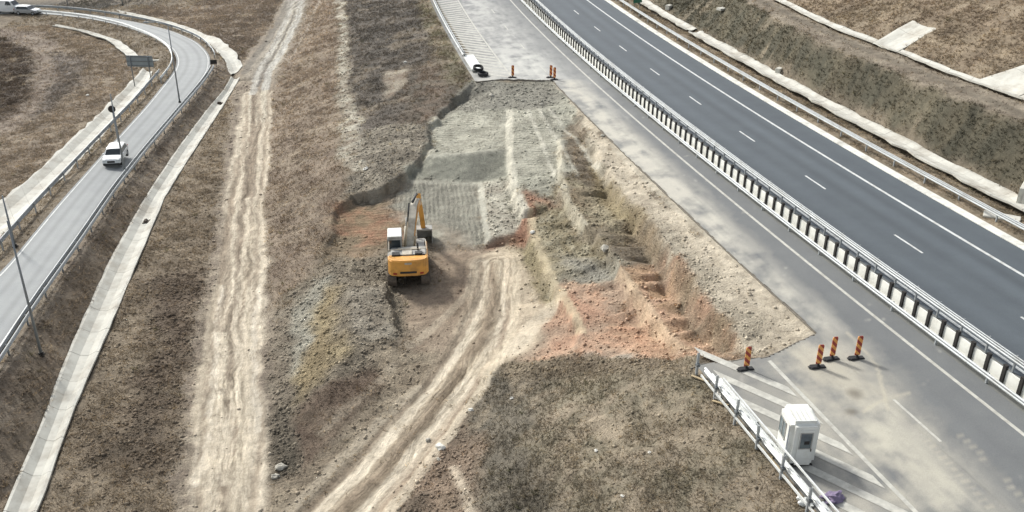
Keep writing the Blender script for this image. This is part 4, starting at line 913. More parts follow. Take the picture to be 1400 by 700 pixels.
def beacon(loc, rz, label=None, group=None):
    root = empty('warning_beacon', tuple(loc), rz)
    mb = MB(); pr = [(-.155, .22), (-.155, 1.34), (-.12, 1.42), (.12, 1.42), (.155, 1.34), (.155, .22)]; mb.prism(pr, -.03, .03); mb.build('striped_panel', M['stripes'], root, bevel=.01)
    mb = MB(); mb.box((0, 0, .17), (.12, .06, .22)); mb.build('stem', M['rubber'], root)
    mb = MB(); mb.box((-.20, .0, .055), (.46, .40, .11), taper=.82); mb.box((.22, .0, .045), (.42, .34, .09), taper=.82); mb.box((-.46, 0, .03), (.16, .2, .06)); mb.box((0, 0, .10), (.26, .24, .10), taper=.7); mb.build('rubber_foot', M['rubber'], root, bevel=.02)
    return tag(root, label, 'traffic beacon', group)
BG = 'orange striped beacons closing the motorway'
bpos = [((1020, 505), 'striped beacon standing alone on the hatched bars by the end of the guardrail', 12), ((1118, 502), 'shortest-looking striped beacon, left of the group of three near the pit end', 8), ((1137, 491), 'striped beacon in the middle of the group of three by the asphalt edge', 14), ((1171, 490), 'striped beacon farthest right on the open lane, casting a long shadow', 10),
        ((701, 106), 'far striped beacon standing alone at the broken end of the far slab', -6), ((753, 106), 'far striped beacon at the back of the overlapping pair', 4), ((758, 109), 'far striped beacon at the front of the overlapping pair', 16)]
for k_, (pp, lab, rz) in enumerate(bpos):
    l = UH(*pp); l = np.array([l[0], l[1], plane(l[0], l[1])])
    if k_ == 0: b0_ = beacon(l, R(rz), lab, BG)
    else:
        c = copy_tree(b0_); c.location = tuple(l); c.rotation_euler = (0, 0, R(rz)); c['label'] = lab
        c.children[0].scale = (1, 1, 1)

# ---- sentry cabin
bl = SD(17.9, -10.95); x, y, tx_, ty_ = axis(17); root = empty('guard_cabin', tuple(bl), math.atan2(ty_, tx_)-math.pi/2+R(-12))
W_, D_, H_ = 1.36, 1.65, 2.4                               # local: +y along the road away from the viewer; door on the -y face
mb = MB(); mb.box((0, 0, H_/2+.06), (W_, D_, H_)); mb.build('body', M['white_paint'], root, bevel=.19, smooth=False, seg=5)
mb = MB(); mb.box((0, 0, H_+.05), (W_-.34, D_-.34, .07))
for k_ in range(-2, 3): mb.box((k_*.22, 0, H_+.09), (.05, D_-.5, .02))
mb.build('roof', M['white_paint'], root, bevel=.03)
mb = MB(); mb.box((0, 0, .04), (W_-.16, D_-.16, .1)); mb.build('plinth', M['fin_dark'], root)
dr = MB(); dr.box((.05, -D_/2-.012, 1.12), (.74, .035, 1.95)); dr = dr.build('door', M['white_paint'], root, bevel=.03, seg=3)
mb = MB(); mb.box((.05, -D_/2-.032, 1.52), (.50, .014, .82)); mb.build('door_window', M['glass_pale'], dr, bevel=.004)
mb = MB()
for dx, dz_2, wx_, wz_ in ((-.28+.05, 1.52, .05, .9), (.28+.05, 1.52, .05, .9), (.05, 1.95, .56, .05), (.05, 1.09, .56, .05)): mb.box((dx, -D_/2-.038, dz_2), (wx_, .026, wz_))
mb.build('window_frame', M['mach_grey'], dr, bevel=.006)
mb = MB(); mb.box((.34, -D_/2-.06, 1.02), (.03, .05, .14)); mb.build('handle', M['fin_dark'], dr)
mb = MB(); mb.box((.1, -D_/2-.044, 1.42), (.24, .01, .18)); mb.build('notice', M['fin_dark'], dr)
for dx, nm in ((-W_/2-.003, 1), (W_/2+.003, -1)):
    mb = MB(); mb.box((dx, -D_/2+.27, 1.2), (.02, .13, 1.95)); mb.build('corner_trim', M['grey_gasket'], root, bevel=.02)
    mb = MB(); mb.box((dx, .22, 1.55), (.02, .8, .86)); w_ = mb.build('side_window', M['glass_pale'], root, bevel=.01)
    mb = MB()
    for yy, zz, ly, lz in ((-.18, 1.55, .06, .96), (.62, 1.55, .06, .96), (.22, 2.0, .86, .06), (.22, 1.1, .86, .06), (.22, 1.55, .04, .9)): mb.box((dx-nm*.008, yy, zz), (.04, ly, lz))
    mb.build('frame', M['mach_grey'], w_, bevel=.006)
tag(root, 'white portable guard cabin with rounded edges on the hatched bars behind the guardrail', 'cabin')

# ---- bundles and scraps along the dismantled rail
def blob(name, loc, sz, m, label=None, cat=None, group=None, seed=0, sub_=3, amp=.25, flatz=.75):
    bm = bmesh.new(); bmesh.ops.create_icosphere(bm, subdivisions=sub_, radius=1); r = random.Random(seed); o3 = Vector((r.random()*50, r.random()*50, r.random()*50))
    from mathutils import noise as mn
    for v in bm.verts:
        k_ = 1+amp*mn.fractal(v.co*1.4+o3, 1, 2, 4)*1.6; q = v.co*k_
        v.co = Vector((q.x*sz[0], q.y*sz[1], max(q.z, -.45)*sz[2]*flatz))
    me = bpy.data.meshes.new(name); bm.to_mesh(me); bm.free(); o = link(name, me, m); o.location = tuple(loc); o.rotation_euler = (0, 0, r.random()*6)
    return tag(o, label, cat, group)
p = UH(1139, 682); blob('crumpled_tarp', p+[0, 0, .12], (.5, .3, .24), M['purple'], 'crumpled purple plastic sheet on the hatched bars beside the guardrail', 'plastic sheet', seed=3, amp=.5)
p = gs(1103, 688); blob('plastic_wrap', p+[0, 0, .05], (.35, .25, .25), M['white_rail'], 'crumpled pale plastic wrap in the grass at the foot of the guardrail', 'plastic wrap', seed=5, amp=.6)
p = gs(982, 543); blob('white_bag', p+[0, 0, .05], (.3, .16, .14), M['rock_white'], 'small white crumpled bag in the grass by the first leaning posts', 'bag', seed=6, amp=.5)
def plank(pa, pb, label, w=.14):
    a, b = gs(*pa), gs(*pb); c = (a+b)/2; L_ = np.linalg.norm(b-a); mb = MB(); mb.box((0, 0, .03), (L_, w, .05)); o = mb.build('wooden_plank', M['timber'], bevel=.006)
    o.location = tuple(c+[0, 0, .06]); o.rotation_euler = (0, -math.atan2(b[2]-a[2], np.hypot(*(b-a)[:2])), math.atan2(b[1]-a[1], b[0]-a[0])); tag(o, label, 'plank', 'planks lying by the guardrail')
plank((945, 516), (968, 524), 'thin wooden plank lying in the grass nearest the pit edge')
plank((974, 547), (996, 556), 'thin plank in the grass under the second pair of leaning posts')
plank((1036, 612), (1056, 628), 'pale yellow plank lying in the grass left of the cabin')
plank((1049, 624), (1066, 645), 'splintered plank in the grass nearest the bottom of the photo')

# ---- cut rail end with tyres by the far slab
l0 = SD(95.5, -11.6); l0[2] = plane(l0[0], l0[1])+.15; root = empty('rail_panel_stack', tuple(l0), 0)
mb = MB(); P = [SD(s, d, 0)-[l0[0], l0[1], plane(l0[0], l0[1])] for s, d in ((98.5, -12.2), (98.5, -10.9), (91.5, -10.9), (91.5, -12.2))]
mb.add([tuple(q) for q in P]+[tuple(q+[0, 0, .28]) for q in P], [(3, 2, 1, 0), (4, 5, 6, 7), (0, 1, 5, 4), (1, 2, 6, 5), (2, 3, 7, 6), (3, 0, 4, 7)]); mb.build('panel', M['white_rail'], root, bevel=.04)
tag(root, 'stack of white panels lying at the cut end of the distant guardrail', 'panel stack')
def tyre(p, rx, label):
    mb = MB(); prof = [(.28, -.1), (.38, -.12), (.42, -.06), (.42, .06), (.38, .12), (.28, .1)]; n_ = 20; V_ = []; F_ = []
    for i in range(n_):
        t = 2*math.pi*i/n_
        for r_, z_ in prof: V_.append((r_*math.cos(t), r_*math.sin(t), z_))
    for i in range(n_):
        for j in range(6): F_.append((i*6+j, i*6+(j+1) % 6, ((i+1) % n_)*6+(j+1) % 6, ((i+1) % n_)*6+j))
    mb.add(V_, F_); o = mb.build('tyre', M['rubber'], smooth=True); o.location = tuple(p); o.rotation_euler = (R(rx), 0, .5); o.scale = (1.5, 1.5, 1.5); tag(o, label, 'tyre', 'old tyres by the far slab')
tyre(SD(89.6, -11.2, .25), 4, 'black tyre lying flat next to the white panel stack at the broken far slab')
tyre(SD(90.6, -11.6, .75), 16, 'black tyre tilted on the edge of the white panel stack')

# ---- excavator
def excavator():
    e = gs(558, 391); e = np.array([e[0]-.15, e[1]+1.9, float(surf(e[0], e[1]+1.5))+.02]); root = empty('excavator', tuple(e), R(7))
    root.scale = (1.07, 1.05, 1.05)
    # undercarriage
    for sx in (-1, 1):
        mb = MB(); L_, H_ = 4.3, .92; pr = []
        for t in np.linspace(math.pi/2, 3*math.pi/2, 9): pr.append((-L_/2+H_/2+math.cos(t)*H_/2, H_/2+math.sin(t)*H_/2))
        for t in np.linspace(-math.pi/2, math.pi/2, 9): pr.append((L_/2-H_/2+math.cos(t)*H_/2, H_/2+math.sin(t)*H_/2))
        x0 = sx*1.18-.3; mb.prism([(a, z) for a, z in pr], x0, x0+.6, 'x')
        # grouser bars all round
        Lp = [(np.array(pr[i]), np.array(pr[(i+1) % len(pr)])) for i in range(len(pr))]
        per = sum(np.linalg.norm(b-a) for a, b in Lp); nb = 48; acc = 0; idx = 0
        for k_ in range(nb):
            sgt = per*k_/nb; a_ = 0
            for a, b in Lp:
                l_ = np.linalg.norm(b-a)
                if a_+l_ >= sgt: break
                a_ += l_
            q_ = a+(b-a)*(sgt-a_)/max(l_, 1e-6); nrm = np.array([(b-a)[1], -(b-a)[0]])/max(l_, 1e-6)
            ang = math.atan2((b-a)[1], (b-a)[0]); Mt = Matrix.Translation((sx*1.18, q_[0], q_[1])) @ Matrix.Rotation(ang, 4, 'X')
            mb.box((0, 0, 0), (.62, .07, .09), M4=Mt)
        tr = mb.build('track', M['track_steel'], root)
        mb = MB(); mb.box((sx*1.18-sx*.02, 0, .48), (.64, 2.7, .34)); mb.build('track_frame', M['mach_dark'], tr, bevel=.03)
        mb = MB()
        for yy in (-1.68, 1.68): mb.tube((sx*1.18-.33, yy, .46), (sx*1.18+.33, yy, .46), .28, .28, 14)
        mb.build('sprocket', M['mach_dark'], tr)
    mb = MB(); mb.tube((0, 0, .6), (0, 0, 1.12), .72, .72, 20); mb.box((0, 0, .62), (1.9, 1.8, .3)); mb.build('slewing_ring', M['mach_dark'], root)
    up = empty('x'); bpy.data.objects.remove(up)
    # house: frame, counterweight, engine hood
    mb = MB(); mb.box((0, -.1, 1.2), (2.75, 4.0, .22)); mb.build('house_frame', M['mach_dark'], root, bevel=.03)
    pr = [(-1.42, -1.55), (-1.42, -2.15), (-1.2, -2.5), (-.6, -2.66), (.6, -2.66), (1.2, -2.5), (1.42, -2.15), (1.42, -1.55)]
    mb = MB(); n_ = len(pr); mb.add([(x_, y_, 1.10) for x_, y_ in pr]+[(x_*.985, y_*.99, 2.32) for x_, y_ in pr], [tuple(range(n_)), tuple(range(2*n_-1, n_-1, -1))]+[(k_, (k_+1) % n_, n_+(k_+1) % n_, n_+k_) for k_ in range(n_)])
    cw = mb.build('counterweight', M['cat_yellow'], root, bevel=.07, seg=3)
    mb = MB(); mb.box((0, -2.66, 1.42), (1.15, .06, .15)); mb.build('slot', M['mach_dark'], cw, bevel=.01)
    mb = MB(); mb.box((0, -2.67, 2.12), (.5, .04, .16)); mb.build('badge', M['boom_white'], cw, bevel=.02)
    for sx in (-1, 1):
        mb = MB(); mb.box((sx*.93, -2.6, 1.32), (.26, .06, .12), R(-sx*-14)); mb.build('rear_light', M['red_lens'], cw, bevel=.01)
    mb = MB(); mb.box((.05, -1.05, 2.06), (2.5, 1.65, .52)); hood = mb.build('engine_hood', M['mach_grey'], root, bevel=.06, seg=2)
    mb = MB(); mb.box((-.85, -1.55, 2.37), (.55, .5, .12)); mb.box((.75, -1.5, 2.37), (.5, .42, .14)); mb.build('grille', M['mach_dark'], hood, bevel=.02)
    mb = MB(); mb.box((-.05, -1.35, 2.36), (.7, .8, .10)); mb.box((.1, -.7, 2.35), (1.6, .3, .09)); mb.build('hatch', M['boom_white'], hood, bevel=.02)
    mb = MB(); mb.tube((.72, -.9, 2.3), (.72, -.9, 2.78), .07, .06, 10); mb.tube((.72, -.9, 2.76), (.72, -1.02, 2.88), .06, .055, 10); mb.build('exhaust_pipe', M['mach_dark'], hood)
    mb = MB()
    for y0_ in (-1.8, -.3):
        for x_ in (-1.3, 1.3): mb.tube((x_, y0_, 2.3), (x_, y0_, 2.85), .022, .022, 6)
    for x_ in (-1.3, 1.3): mb.tube((x_, -1.8, 2.84), (x_, -.3, 2.84), .022, .022, 6)
    mb.tube((-1.3, -1.8, 2.84), (1.3, -1.8, 2.84), .02, .02, 6); mb.build('handrail', M['boom_white'], root)
    for sx in (-1, 1):
        mb = MB(); mb.box((sx*1.30, -.35, 1.72), (.22, 2.6 if sx > 0 else 1.0, .86)) if sx > 0 else mb.box((-1.30, -1.1, 1.72), (.22, .95, .86)); mb.build('side_panel', M['cat_yellow'] if sx > 0 else M['mach_grey'], root, bevel=.03)
    mb = MB(); mb.box((.98, .75, 1.75), (.7, 1.5, .8)); mb.build('tool_box', M['mach_grey'], root, bevel=.05)
    # cab
    cab_prof = [(-.35, 1.3), (-.35, 3.02), (-.2, 3.14), (1.15, 3.14), (1.38, 2.95), (1.5, 2.1), (1.45, 1.3)]
    mb = MB(); mb.prism(cab_prof, -1.4, -.38, 'x'); cab = mb.build('cab', M['mach_grey'], root, bevel=.05, seg=3)
    mb = MB(); mb.box((-.89, .42, 3.17), (1.0, 1.55, .08)); mb.build('roof', M['white_paint'], cab, bevel=.03)
    mb = MB(); mb.box((-.89, -.355, 2.50), (.80, .03, .82)); mb.build('rear_window', M['glass_dark'], cab, bevel=.004)
    mb = MB(); mb.box((-.372, .45, 2.5), (.03, 1.2, .78)); mb.box((-1.407, .45, 2.4), (.03, 1.2, .95)); mb.build('side_window', M['glass_dark'], cab, bevel=.004)
    mb = MB(); mb.box((-.89, 1.47, 2.4), (.82, .04, .95)); mb.build('windscreen', M['glass_dark'], cab)
    # boom: a bent box girder, then stick and bucket folded down to the right
    def beam(pts, w0, th, name, m, parent, xs):
        mb = MB(); V_ = []; n_ = len(pts)
        for i, (yy, zz) in enumerate(pts):
            a = np.array(pts[max(i-1, 0)]); b_ = np.array(pts[min(i+1, n_-1)]); t = (b_-a)/np.linalg.norm(b_-a); nn = np.array([-t[1], t[0]])
            for sx, sn in ((-1, -1), (1, -1), (1, 1), (-1, 1)): V_.append((xs[i]+sx*w0/2, yy+nn[0]*sn*th[i]/2, zz+nn[1]*sn*th[i]/2))
        F_ = [(0, 1, 2, 3), tuple((n_-1)*4+k_ for k_ in (3, 2, 1, 0))]
        for i in range(n_-1):
            for k_ in range(4): F_.append((i*4+k_, (i+1)*4+k_, (i+1)*4+(k_+1) % 4, i*4+(k_+1) % 4))
        mb.add(V_, F_); return mb.build(name, m, parent, bevel=.02)
    bp = [(.5, 1.5), (.95, 2.6), (1.6, 3.6), (2.4, 4.2), (3.3, 4.3), (4.1, 4.0)]; bx = [.12, .24, .42, .58, .76, .92]
    boom = beam(bp, .52, [.55, .72, .85, .8, .62, .42], 'boom', M['boom_white'], root, bx)
    pl = beam(bp[1:5], .08, [.52, .62, .58, .42], 'side_plate', M['cat_yellow'], boom, [b_+.29 for b_ in bx[1:5]])
    beam([(1.3, 3.6), (1.75, 4.2), (2.4, 4.65)], .12, [.08, .1, .08], 'hose_bundle', M['mach_dark'], boom, [.1, .16, .24])
    for sx in (-.34, .34):
        c = MB(); c.tube((.1+sx, 1.35, 1.3), (.25+sx*.9, 1.9, 3.0), .10, .10, 12); c = c.build('cylinder', M['boom_white'], boom, smooth=True)
        r_ = MB(); r_.tube((.23+sx*.9, 1.85, 2.8), (.3+sx*.85, 2.1, 3.6), .05, .05, 10); r_.build('rod', M['steel'], c, smooth=True)
    c = MB(); c.tube((.5, 2.3, 4.75), (.8, 3.6, 4.85), .10, .09, 12); c.tube((.8, 3.5, 4.85), (.9, 4.4, 4.5), .05, .05, 8); c.build('stick_cylinder', M['mach_dark'], boom, smooth=True)
    st = beam([(4.55, 4.5), (4.25, 3.9), (4.3, 2.8), (4.75, 1.5)], .34, [.3, .62, .5, .3], 'stick', M['cat_yellow'], root, [.96, 1.02, 1.15, 1.25])
    c = MB(); c.tube((.95, 4.6, 3.9), (1.2, 5.05, 2.0), .075, .06, 10); c.build('bucket_cylinder', M['steel'], st)
    # bucket
    prb = [(4.35, 1.55), (5.05, 1.6), (5.55, 1.05), (5.50, .35), (4.90, .0), (4.25, .1), (4.30, .18), (4.88, .12), (5.38, .42), (5.40, .95), (4.95, 1.42), (4.38, 1.4)]
    mb = MB(); mb.prism(prb, .75, 1.9, 'x'); mb.prism([(4.35, 1.55), (5.05, 1.6), (5.55, 1.05), (5.50, .35), (4.90, .0), (4.25, .1), (4.40, .8)], .73, .78, 'x'); mb.prism([(4.35, 1.55), (5.05, 1.6), (5.55, 1.05), (5.50, .35), (4.90, .0), (4.25, .1), (4.40, .8)], 1.87, 1.92, 'x')
    bk = mb.build('bucket', M['mach_grey'], root)
    for k_ in range(5):
        t_ = MB(); t_.box((.82+k_*.25, 4.15, .1), (.1, .28, .08), taper=.7); t_.build('tooth', M['steel'], bk)
    return tag(root, 'yellow tracked excavator with pale boom and white cab roof working in the pit', 'excavator')
excavator()

# ---- cars
def car(loc, rz, m, label, L_=4.5, W_=1.82, H_=1.66, style='suv', grp=None, name='parked_car'):
    root = empty(name, tuple(loc), rz)                    # local: front towards +x
    h = H_; hl = L_/2
    if style == 'van': prof = [(-hl, .35), (-hl, h*.55), (-hl+.06, h*.97), (-hl+.3, h), (hl*.42, h), (hl*.62, h*.93), (hl*.86, h*.60), (hl*.97, h*.48), (hl, .35)]
    else: prof = [(-hl, .38), (-hl+.02, .85), (-hl+.12, h*.62), (-hl*.82, h*.95), (-hl*.6, h), (hl*.02, h), (hl*.20, h*.95), (hl*.50, h*.63), (hl*.90, h*.55), (hl*.99, h*.42), (hl, .38)]
    mb = MB(); ny = 7; V_ = []; n_ = len(prof)
    for j in range(ny):
        f = j/(ny-1)*2-1
        for a, z in prof:
            wz = W_/2*(1-.16*max(0, (z-h*.55)/(h*.45))) ; edge = 1-.05*abs(f)**4
            V_.append((a*edge, f*wz, z if z < h*.9 else z-.06*abs(f)**3))
    F_ = [tuple(range(n_-1, -1, -1)), tuple((ny-1)*n_+k_ for k_ in range(n_))]
    for j in range(ny-1):
        for k_ in range(n_): F_.append((j*n_+k_, j*n_+(k_+1) % n_, (j+1)*n_+(k_+1) % n_, (j+1)*n_+k_))
    mb.add(V_, F_); body = mb.build('body', m, root, bevel=.04, seg=2, smooth=False)
    def wpt(i, f, t=.0, o=.012):                          # point on the profile segment i..i+1
        a = np.array(prof[i])*(1-t)+np.array(prof[i+1])*t; return a
    def pane(name, i, t0, t1, w):
        a, b_ = wpt(i, 0, t0), wpt(i, 0, t1); d_ = np.array([-(b_-a)[1], (b_-a)[0]]); d_ = d_/np.linalg.norm(d_)*.015
        k0 = 1-.16*max(0, (a[1]-h*.55)/(h*.45)); k1 = 1-.16*max(0, (b_[1]-h*.55)/(h*.45)); q_ = MB()
        if d_[1] < 0: d_ = -d_
        a2, b2 = a+d_, b_+d_
        q_.add([(a2[0], -W_/2*k0*w, a2[1]), (a2[0], W_/2*k0*w, a2[1]), (b2[0], W_/2*k1*w, b2[1]), (b2[0], -W_/2*k1*w, b2[1])]+[(a[0]-d_[0]*2, -W_/2*k0*w, a[1]-d_[1]*2), (a[0]-d_[0]*2, W_/2*k0*w, a[1]-d_[1]*2), (b_[0]-d_[0]*2, W_/2*k1*w, b_[1]-d_[1]*2), (b_[0]-d_[0]*2, -W_/2*k1*w, b_[1]-d_[1]*2)],
               [(0, 1, 2, 3), (7, 6, 5, 4), (0, 4, 5, 1), (1, 5, 6, 2), (2, 6, 7, 3), (3, 7, 4, 0)]); q_.build(name, M['glass_dark'], root)
    if style == 'van': pane('windscreen', 5, .05, .9, .86)
    else: pane('windscreen', 6, .08, .92, .86); pane('rear_window', 2, .15, .8, .8)
    for sy in (-1, 1):
        q_ = MB(); y0 = sy*(W_/2*.925+.0)
        xa, xb = (-hl*.70, hl*.32) if style != 'van' else (hl*.25, hl*.6)
        zt, zb = h*.92, h*.64; yt, yb = sy*W_/2*.875, sy*W_/2*.978
        q_.add([(xa+.1, yt, zt), (xb-.35 if style != 'van' else xb-.2, yt, zt), (xb+.12, yb, zb), (xa-.12, yb, zb)]+[(xa+.1, yt-sy*.05, zt), (xb-.35 if style != 'van' else xb-.2, yt-sy*.05, zt), (xb+.12, yb-sy*.05, zb), (xa-.12, yb-sy*.05, zb)], [(0, 1, 2, 3), (7, 6, 5, 4), (0, 4, 5, 1), (1, 5, 6, 2), (2, 6, 7, 3), (3, 7, 4, 0)])
        q_.build('side_window', M['glass_dark'], root)
        q_ = MB(); q_.box((hl*.34, sy*(W_/2+.08), h*.66), (.16, .18, .13)); q_.build('mirror', m, root, bevel=.03)
        q_ = MB(); q_.box((hl-.13, sy*W_*.36, h*.47), (.22, .34, .16)); q_.build('headlight', M['lamp_lens'], root, bevel=.03)
        q_ = MB(); q_.box((-hl+.06, sy*W_*.41, h*.58), (.1, .22, .3)); q_.build('tail_light', M['red_lens'], root, bevel=.02)
        for xx in (-hl*.62, hl*.62):
            q_ = MB(); q_.tube((xx, sy*(W_/2-.20), .34), (xx, sy*(W_/2+.015), .34), .34, .34, 20); wh = q_.build('wheel', M['rubber'], root, bevel=.02)
            q_ = MB(); q_.tube((xx, sy*(W_/2), .34), (xx, sy*(W_/2+.03), .34), .2, .18, 12); q_.build('rim', M['steel'], wh)
    q_ = MB(); q_.box((hl-.03, 0, h*.40), (.1, W_*.42, .2)); q_.build('grille', M['mach_dark'], root, bevel=.02)
    q_ = MB(); q_.box((hl-.06, 0, .34), (.2, W_*.92, .22)); q_.build('bumper', M['mach_dark'], root, bevel=.04)
    return tag(root, label, 'car' if style != 'van' else 'van', grp)
def on_ramp(px, py):
    p = G(px, py); d_ = np.hypot(RLw[:, 0]-p[0], RLw[:, 1]-p[1]); i = int(np.argmin(d_)); t = RLw[min(i+2, 219)]-RLw[max(i-2, 0)]
    return np.array([p[0], p[1], (RLw[i, 2]+RRw[i, 2])/2+.04]), math.atan2(t[1], t[0])
p, a = on_ramp(160, 222); car(p, a+math.pi+R(2), M['car_white'], 'white estate car driving towards the viewer on the ramp road', 4.1, 1.7, 1.5, name='moving_car')
p = U(39, 19.5, -6.35); car(p, R(-4), M['car_silver'], 'silver hatchback at the far end of the ramp, right of the white van', 4.3, 1.8, 1.6)
p = U(9, 17, -6.35); car(p, R(-2), M['car_white'], 'white van cut by the left edge of the photo, behind the silver car', 5.2, 2.0, 2.3, 'van', name='parked_van')

# ---- concrete bits on the right verge
def block(name, p, d, rz, label, cat, m='slab', rx=0, grp=None):
    mb = MB(); mb.box((0, 0, d[2]/2), d); o = mb.build(name, M[m], bevel=.03); o.location = tuple(p); o.rotation_euler = (rx, 0, rz); return tag(o, label, cat, grp)
def headwall(p, rz, label, sc_=1.0):
    root = empty('culvert_headwall', tuple(p), rz); mb = MB(); mb.box((0, 0, .35*sc_), (1.6*sc_, .3*sc_, 1.1*sc_)); mb.box((-.7*sc_, -.4*sc_, .25*sc_), (.2*sc_, .8*sc_, .9*sc_)); mb.box((.7*sc_, -.4*sc_, .25*sc_), (.2*sc_, .8*sc_, .9*sc_)); mb.build('wall', M['slab'], root, bevel=.03)
    mb = MB(); mb.tube((0, -.16*sc_, .3*sc_), (0, -.2*sc_, .3*sc_), .32*sc_, .32*sc_, 18); mb.build('opening', M['fin_dark'], root); return tag(root, label, 'headwall')
headwall(gs(1396, 272), R(55), 'concrete headwall of a culvert on the gutter at the right edge of the photo', 1.3)
block('marker_block', gs(1065, 99), (.9, .6, .5), R(50), 'small concrete block on the far lip of the motorway gutter, halfway up', 'concrete block')
block('marker_block', gs(914, 13), (.9, .7, .7), R(50), 'small concrete block on the motorway gutter nearest the green sign', 'concrete block')
block('fallen_slab', gs(1369, 299)+[0, 0, -.02], (2.4, .9, .16), R(-28), 'pale broken slab lying on the verge below the culvert headwall', 'slab', rx=R(6))
block('fallen_slab', gs(894, 15)+[0, 0, 0], (1.8, .7, .12), R(-20), 'pale broken slab lying on the verge next to the green sign', 'slab')
block('culvert_mouth', gs(988, 14), (1.5, .9, .3), R(30), 'small pale culvert mouth high on the dark cut slope', 'culvert')
block('broken_slab', gs(302, 134)+[0, 0, .05], (1.6, .6, .12), R(30), 'tilted broken drain slab at the washed-out end of the lined drain', 'slab', rx=R(14))
block('broken_slab', gs(311, 120)+[0, 0, .05], (1.2, .6, .12), R(70), 'broken drain slab next to the dirt road where the drain is cut', 'slab', rx=R(-10))
block('drain_cover', gs(211, 84), (1.8, .5, .2), R(10), 'white slab bridging the field drain beside the big sign', 'slab')

for px, py, r_, lab in ((200, 301, .42, 'dark heap of weeds and rubbish caught in the middle of the lined drain'), (302, 140, .5, 'dark clump of earth blocking the washed-out upper end of the lined drain')):
    p = gs(px, py); blob('debris', p+[0, 0, .35], (r_, r_*.6, r_*.5), M['bark'], lab, 'debris', seed=int(px), amp=.6)
# ---- individual stones
ST = [(603, 612, .42, 'rock_white', 'white boulder lying alone on the bare ground right of the access track'), (508, 612, .0, 'rock', ''), (644, 562, .22, 'rock_white', 'small white stone on the dark slope above the white boulder'), (384, 640, .42, 'rock', 'grey rock at the foot of the spoil heap beside the dirt road'), (376, 652, .34, 'rock', 'lower grey rock next to the dirt road by the spoil heap'),
      (500, 231, .38, 'rock_white', 'white stone on the grey crest left above the pit'), (554, 86, .3, 'rock_white', 'white speck of stone on the dark embankment slope'), (728, 318, .34, 'rock_white', 'white stone on the red scarp beside the terrace edge'), (828, 340, .65, 'rock', 'dark grey boulder in the middle terrace'), (824, 186, .3, 'rock', 'dark lump on the dirt bench beside the dusty asphalt'),
      (1120, 443, .28, 'rock', 'dark lump at the tip of the asphalt edge near the beacons'), (815, 617, .16, 'rock_white', 'white stone low in the foreground grass'), (851, 681, .14, 'rock_white', 'white stone near the bottom edge in the foreground grass'), (888, 620, .13, 'rock_white', 'white speck in the foreground grass below the pit'),
      (740, 143, .35, 'rock', 'grey rock below the far slab'), (672, 131, .45, 'rock', 'pale rock slab at the head of the pit'), (600, 628, .2, 'rock', 'brown lump under the white boulder'), (585, 600, .24, 'rock', 'brown clod beside the access track'), (700, 545, .2, 'rock_white', 'tiny pale stone on the slope under the pit edge'), (120, 130, .4, 'rock_white', 'white stone in the brown field left of the field drain')]
for k_, (px, py, r_, mk, lab) in enumerate(ST):
    if not lab: continue
    r_ *= .78; p = gs(px, py); blob('stone', p+[0, 0, r_*.2], (r_, r_*.75, r_*.7), M[mk], lab, 'stone', 'single stones lying about', seed=20+k_, sub_=2, amp=.35)

# ---- stuff: rubble, dry grass
def scatter(n_, dens, y1=150, near_bias=True):
    x = rs.uniform(-88, 58, n_*6); y = np.exp(rs.uniform(math.log(29), math.log(y1), n_*6))
    i = np.searchsorted(xc, x)-1; j = np.searchsorted(yc, y)-1; d_ = dens.reshape(TX.shape)[j, i]
    # keep what the photograph's neighbourhood can see
    ok = (rs.rand(len(x)) < d_) & (np.abs(x) < y*.72+6); k_ = np.where(ok)[0][:n_]
    x, y = x[k_], y[k_]; return x, y, surf(x, y), np.stack([np.searchsorted(yc, y)-1, np.searchsorted(xc, x)-1], 1)
def sub_col(ij): return col.reshape(TX.shape+(3,))[ij[:, 0], ij[:, 1]]
base = np.array([(1, 0, 0), (-1, 0, 0), (0, 1, 0), (0, -1, 0), (0, 0, 1), (0, 0, -.6), (.7, .6, .5), (-.6, .6, .6)], float)
tris = np.array([(0, 6, 4), (6, 2, 4), (2, 7, 4), (7, 1, 4), (1, 3, 4), (3, 0, 4), (0, 2, 6), (2, 1, 7), (0, 5, 2), (2, 5, 1), (1, 5, 3), (3, 5, 0)])
x, y, z, ij = scatter(60000, rub*(1-flat))
n_ = len(x); sz = .028+.11*rs.rand(n_)**3.4+.0006*y; vb = base[None]*(1+.55*(rs.rand(n_, 8, 1)-.5)); vb = vb*sz[:, None, None]*np.array([1, 1, .75])
a = rs.rand(n_)*6.28; ca, sa = np.cos(a)[:, None], np.sin(a)[:, None]; vx = vb[:, :, 0]*ca-vb[:, :, 1]*sa; vy = vb[:, :, 0]*sa+vb[:, :, 1]*ca
V_ = np.stack([vx+x[:, None], vy+y[:, None], vb[:, :, 2]+z[:, None]+.01], 2).reshape(-1, 3)
F_ = (tris[None]+(np.arange(n_)*8)[:, None, None]).reshape(-1, 3); cc = sub_col(ij)*(.85+.5*rs.rand(n_, 1)); cc = np.repeat(np.clip(cc, 0, .9), 8, 0)
def attr_mat(name, rgh=.95):
    m, nt, b = mat(name, rgh); at = nd(nt, 'ShaderNodeAttribute', attribute_name='soil'); b.inputs['Specular IOR Level'].default_value = .1
    tc = nd(nt, 'ShaderNodeTexCoord').outputs['Object']; nt.links.new(mul(nt, at.outputs['Color'], ramp(nt, noise(nt, tc, 14), [(.3, (.75, .75, .75)), (.7, (1.2, 1.2, 1.2))])), b.inputs['Base Color']); return m
M['rubble'] = attr_mat('rubble'); M['straw'] = attr_mat('straw')
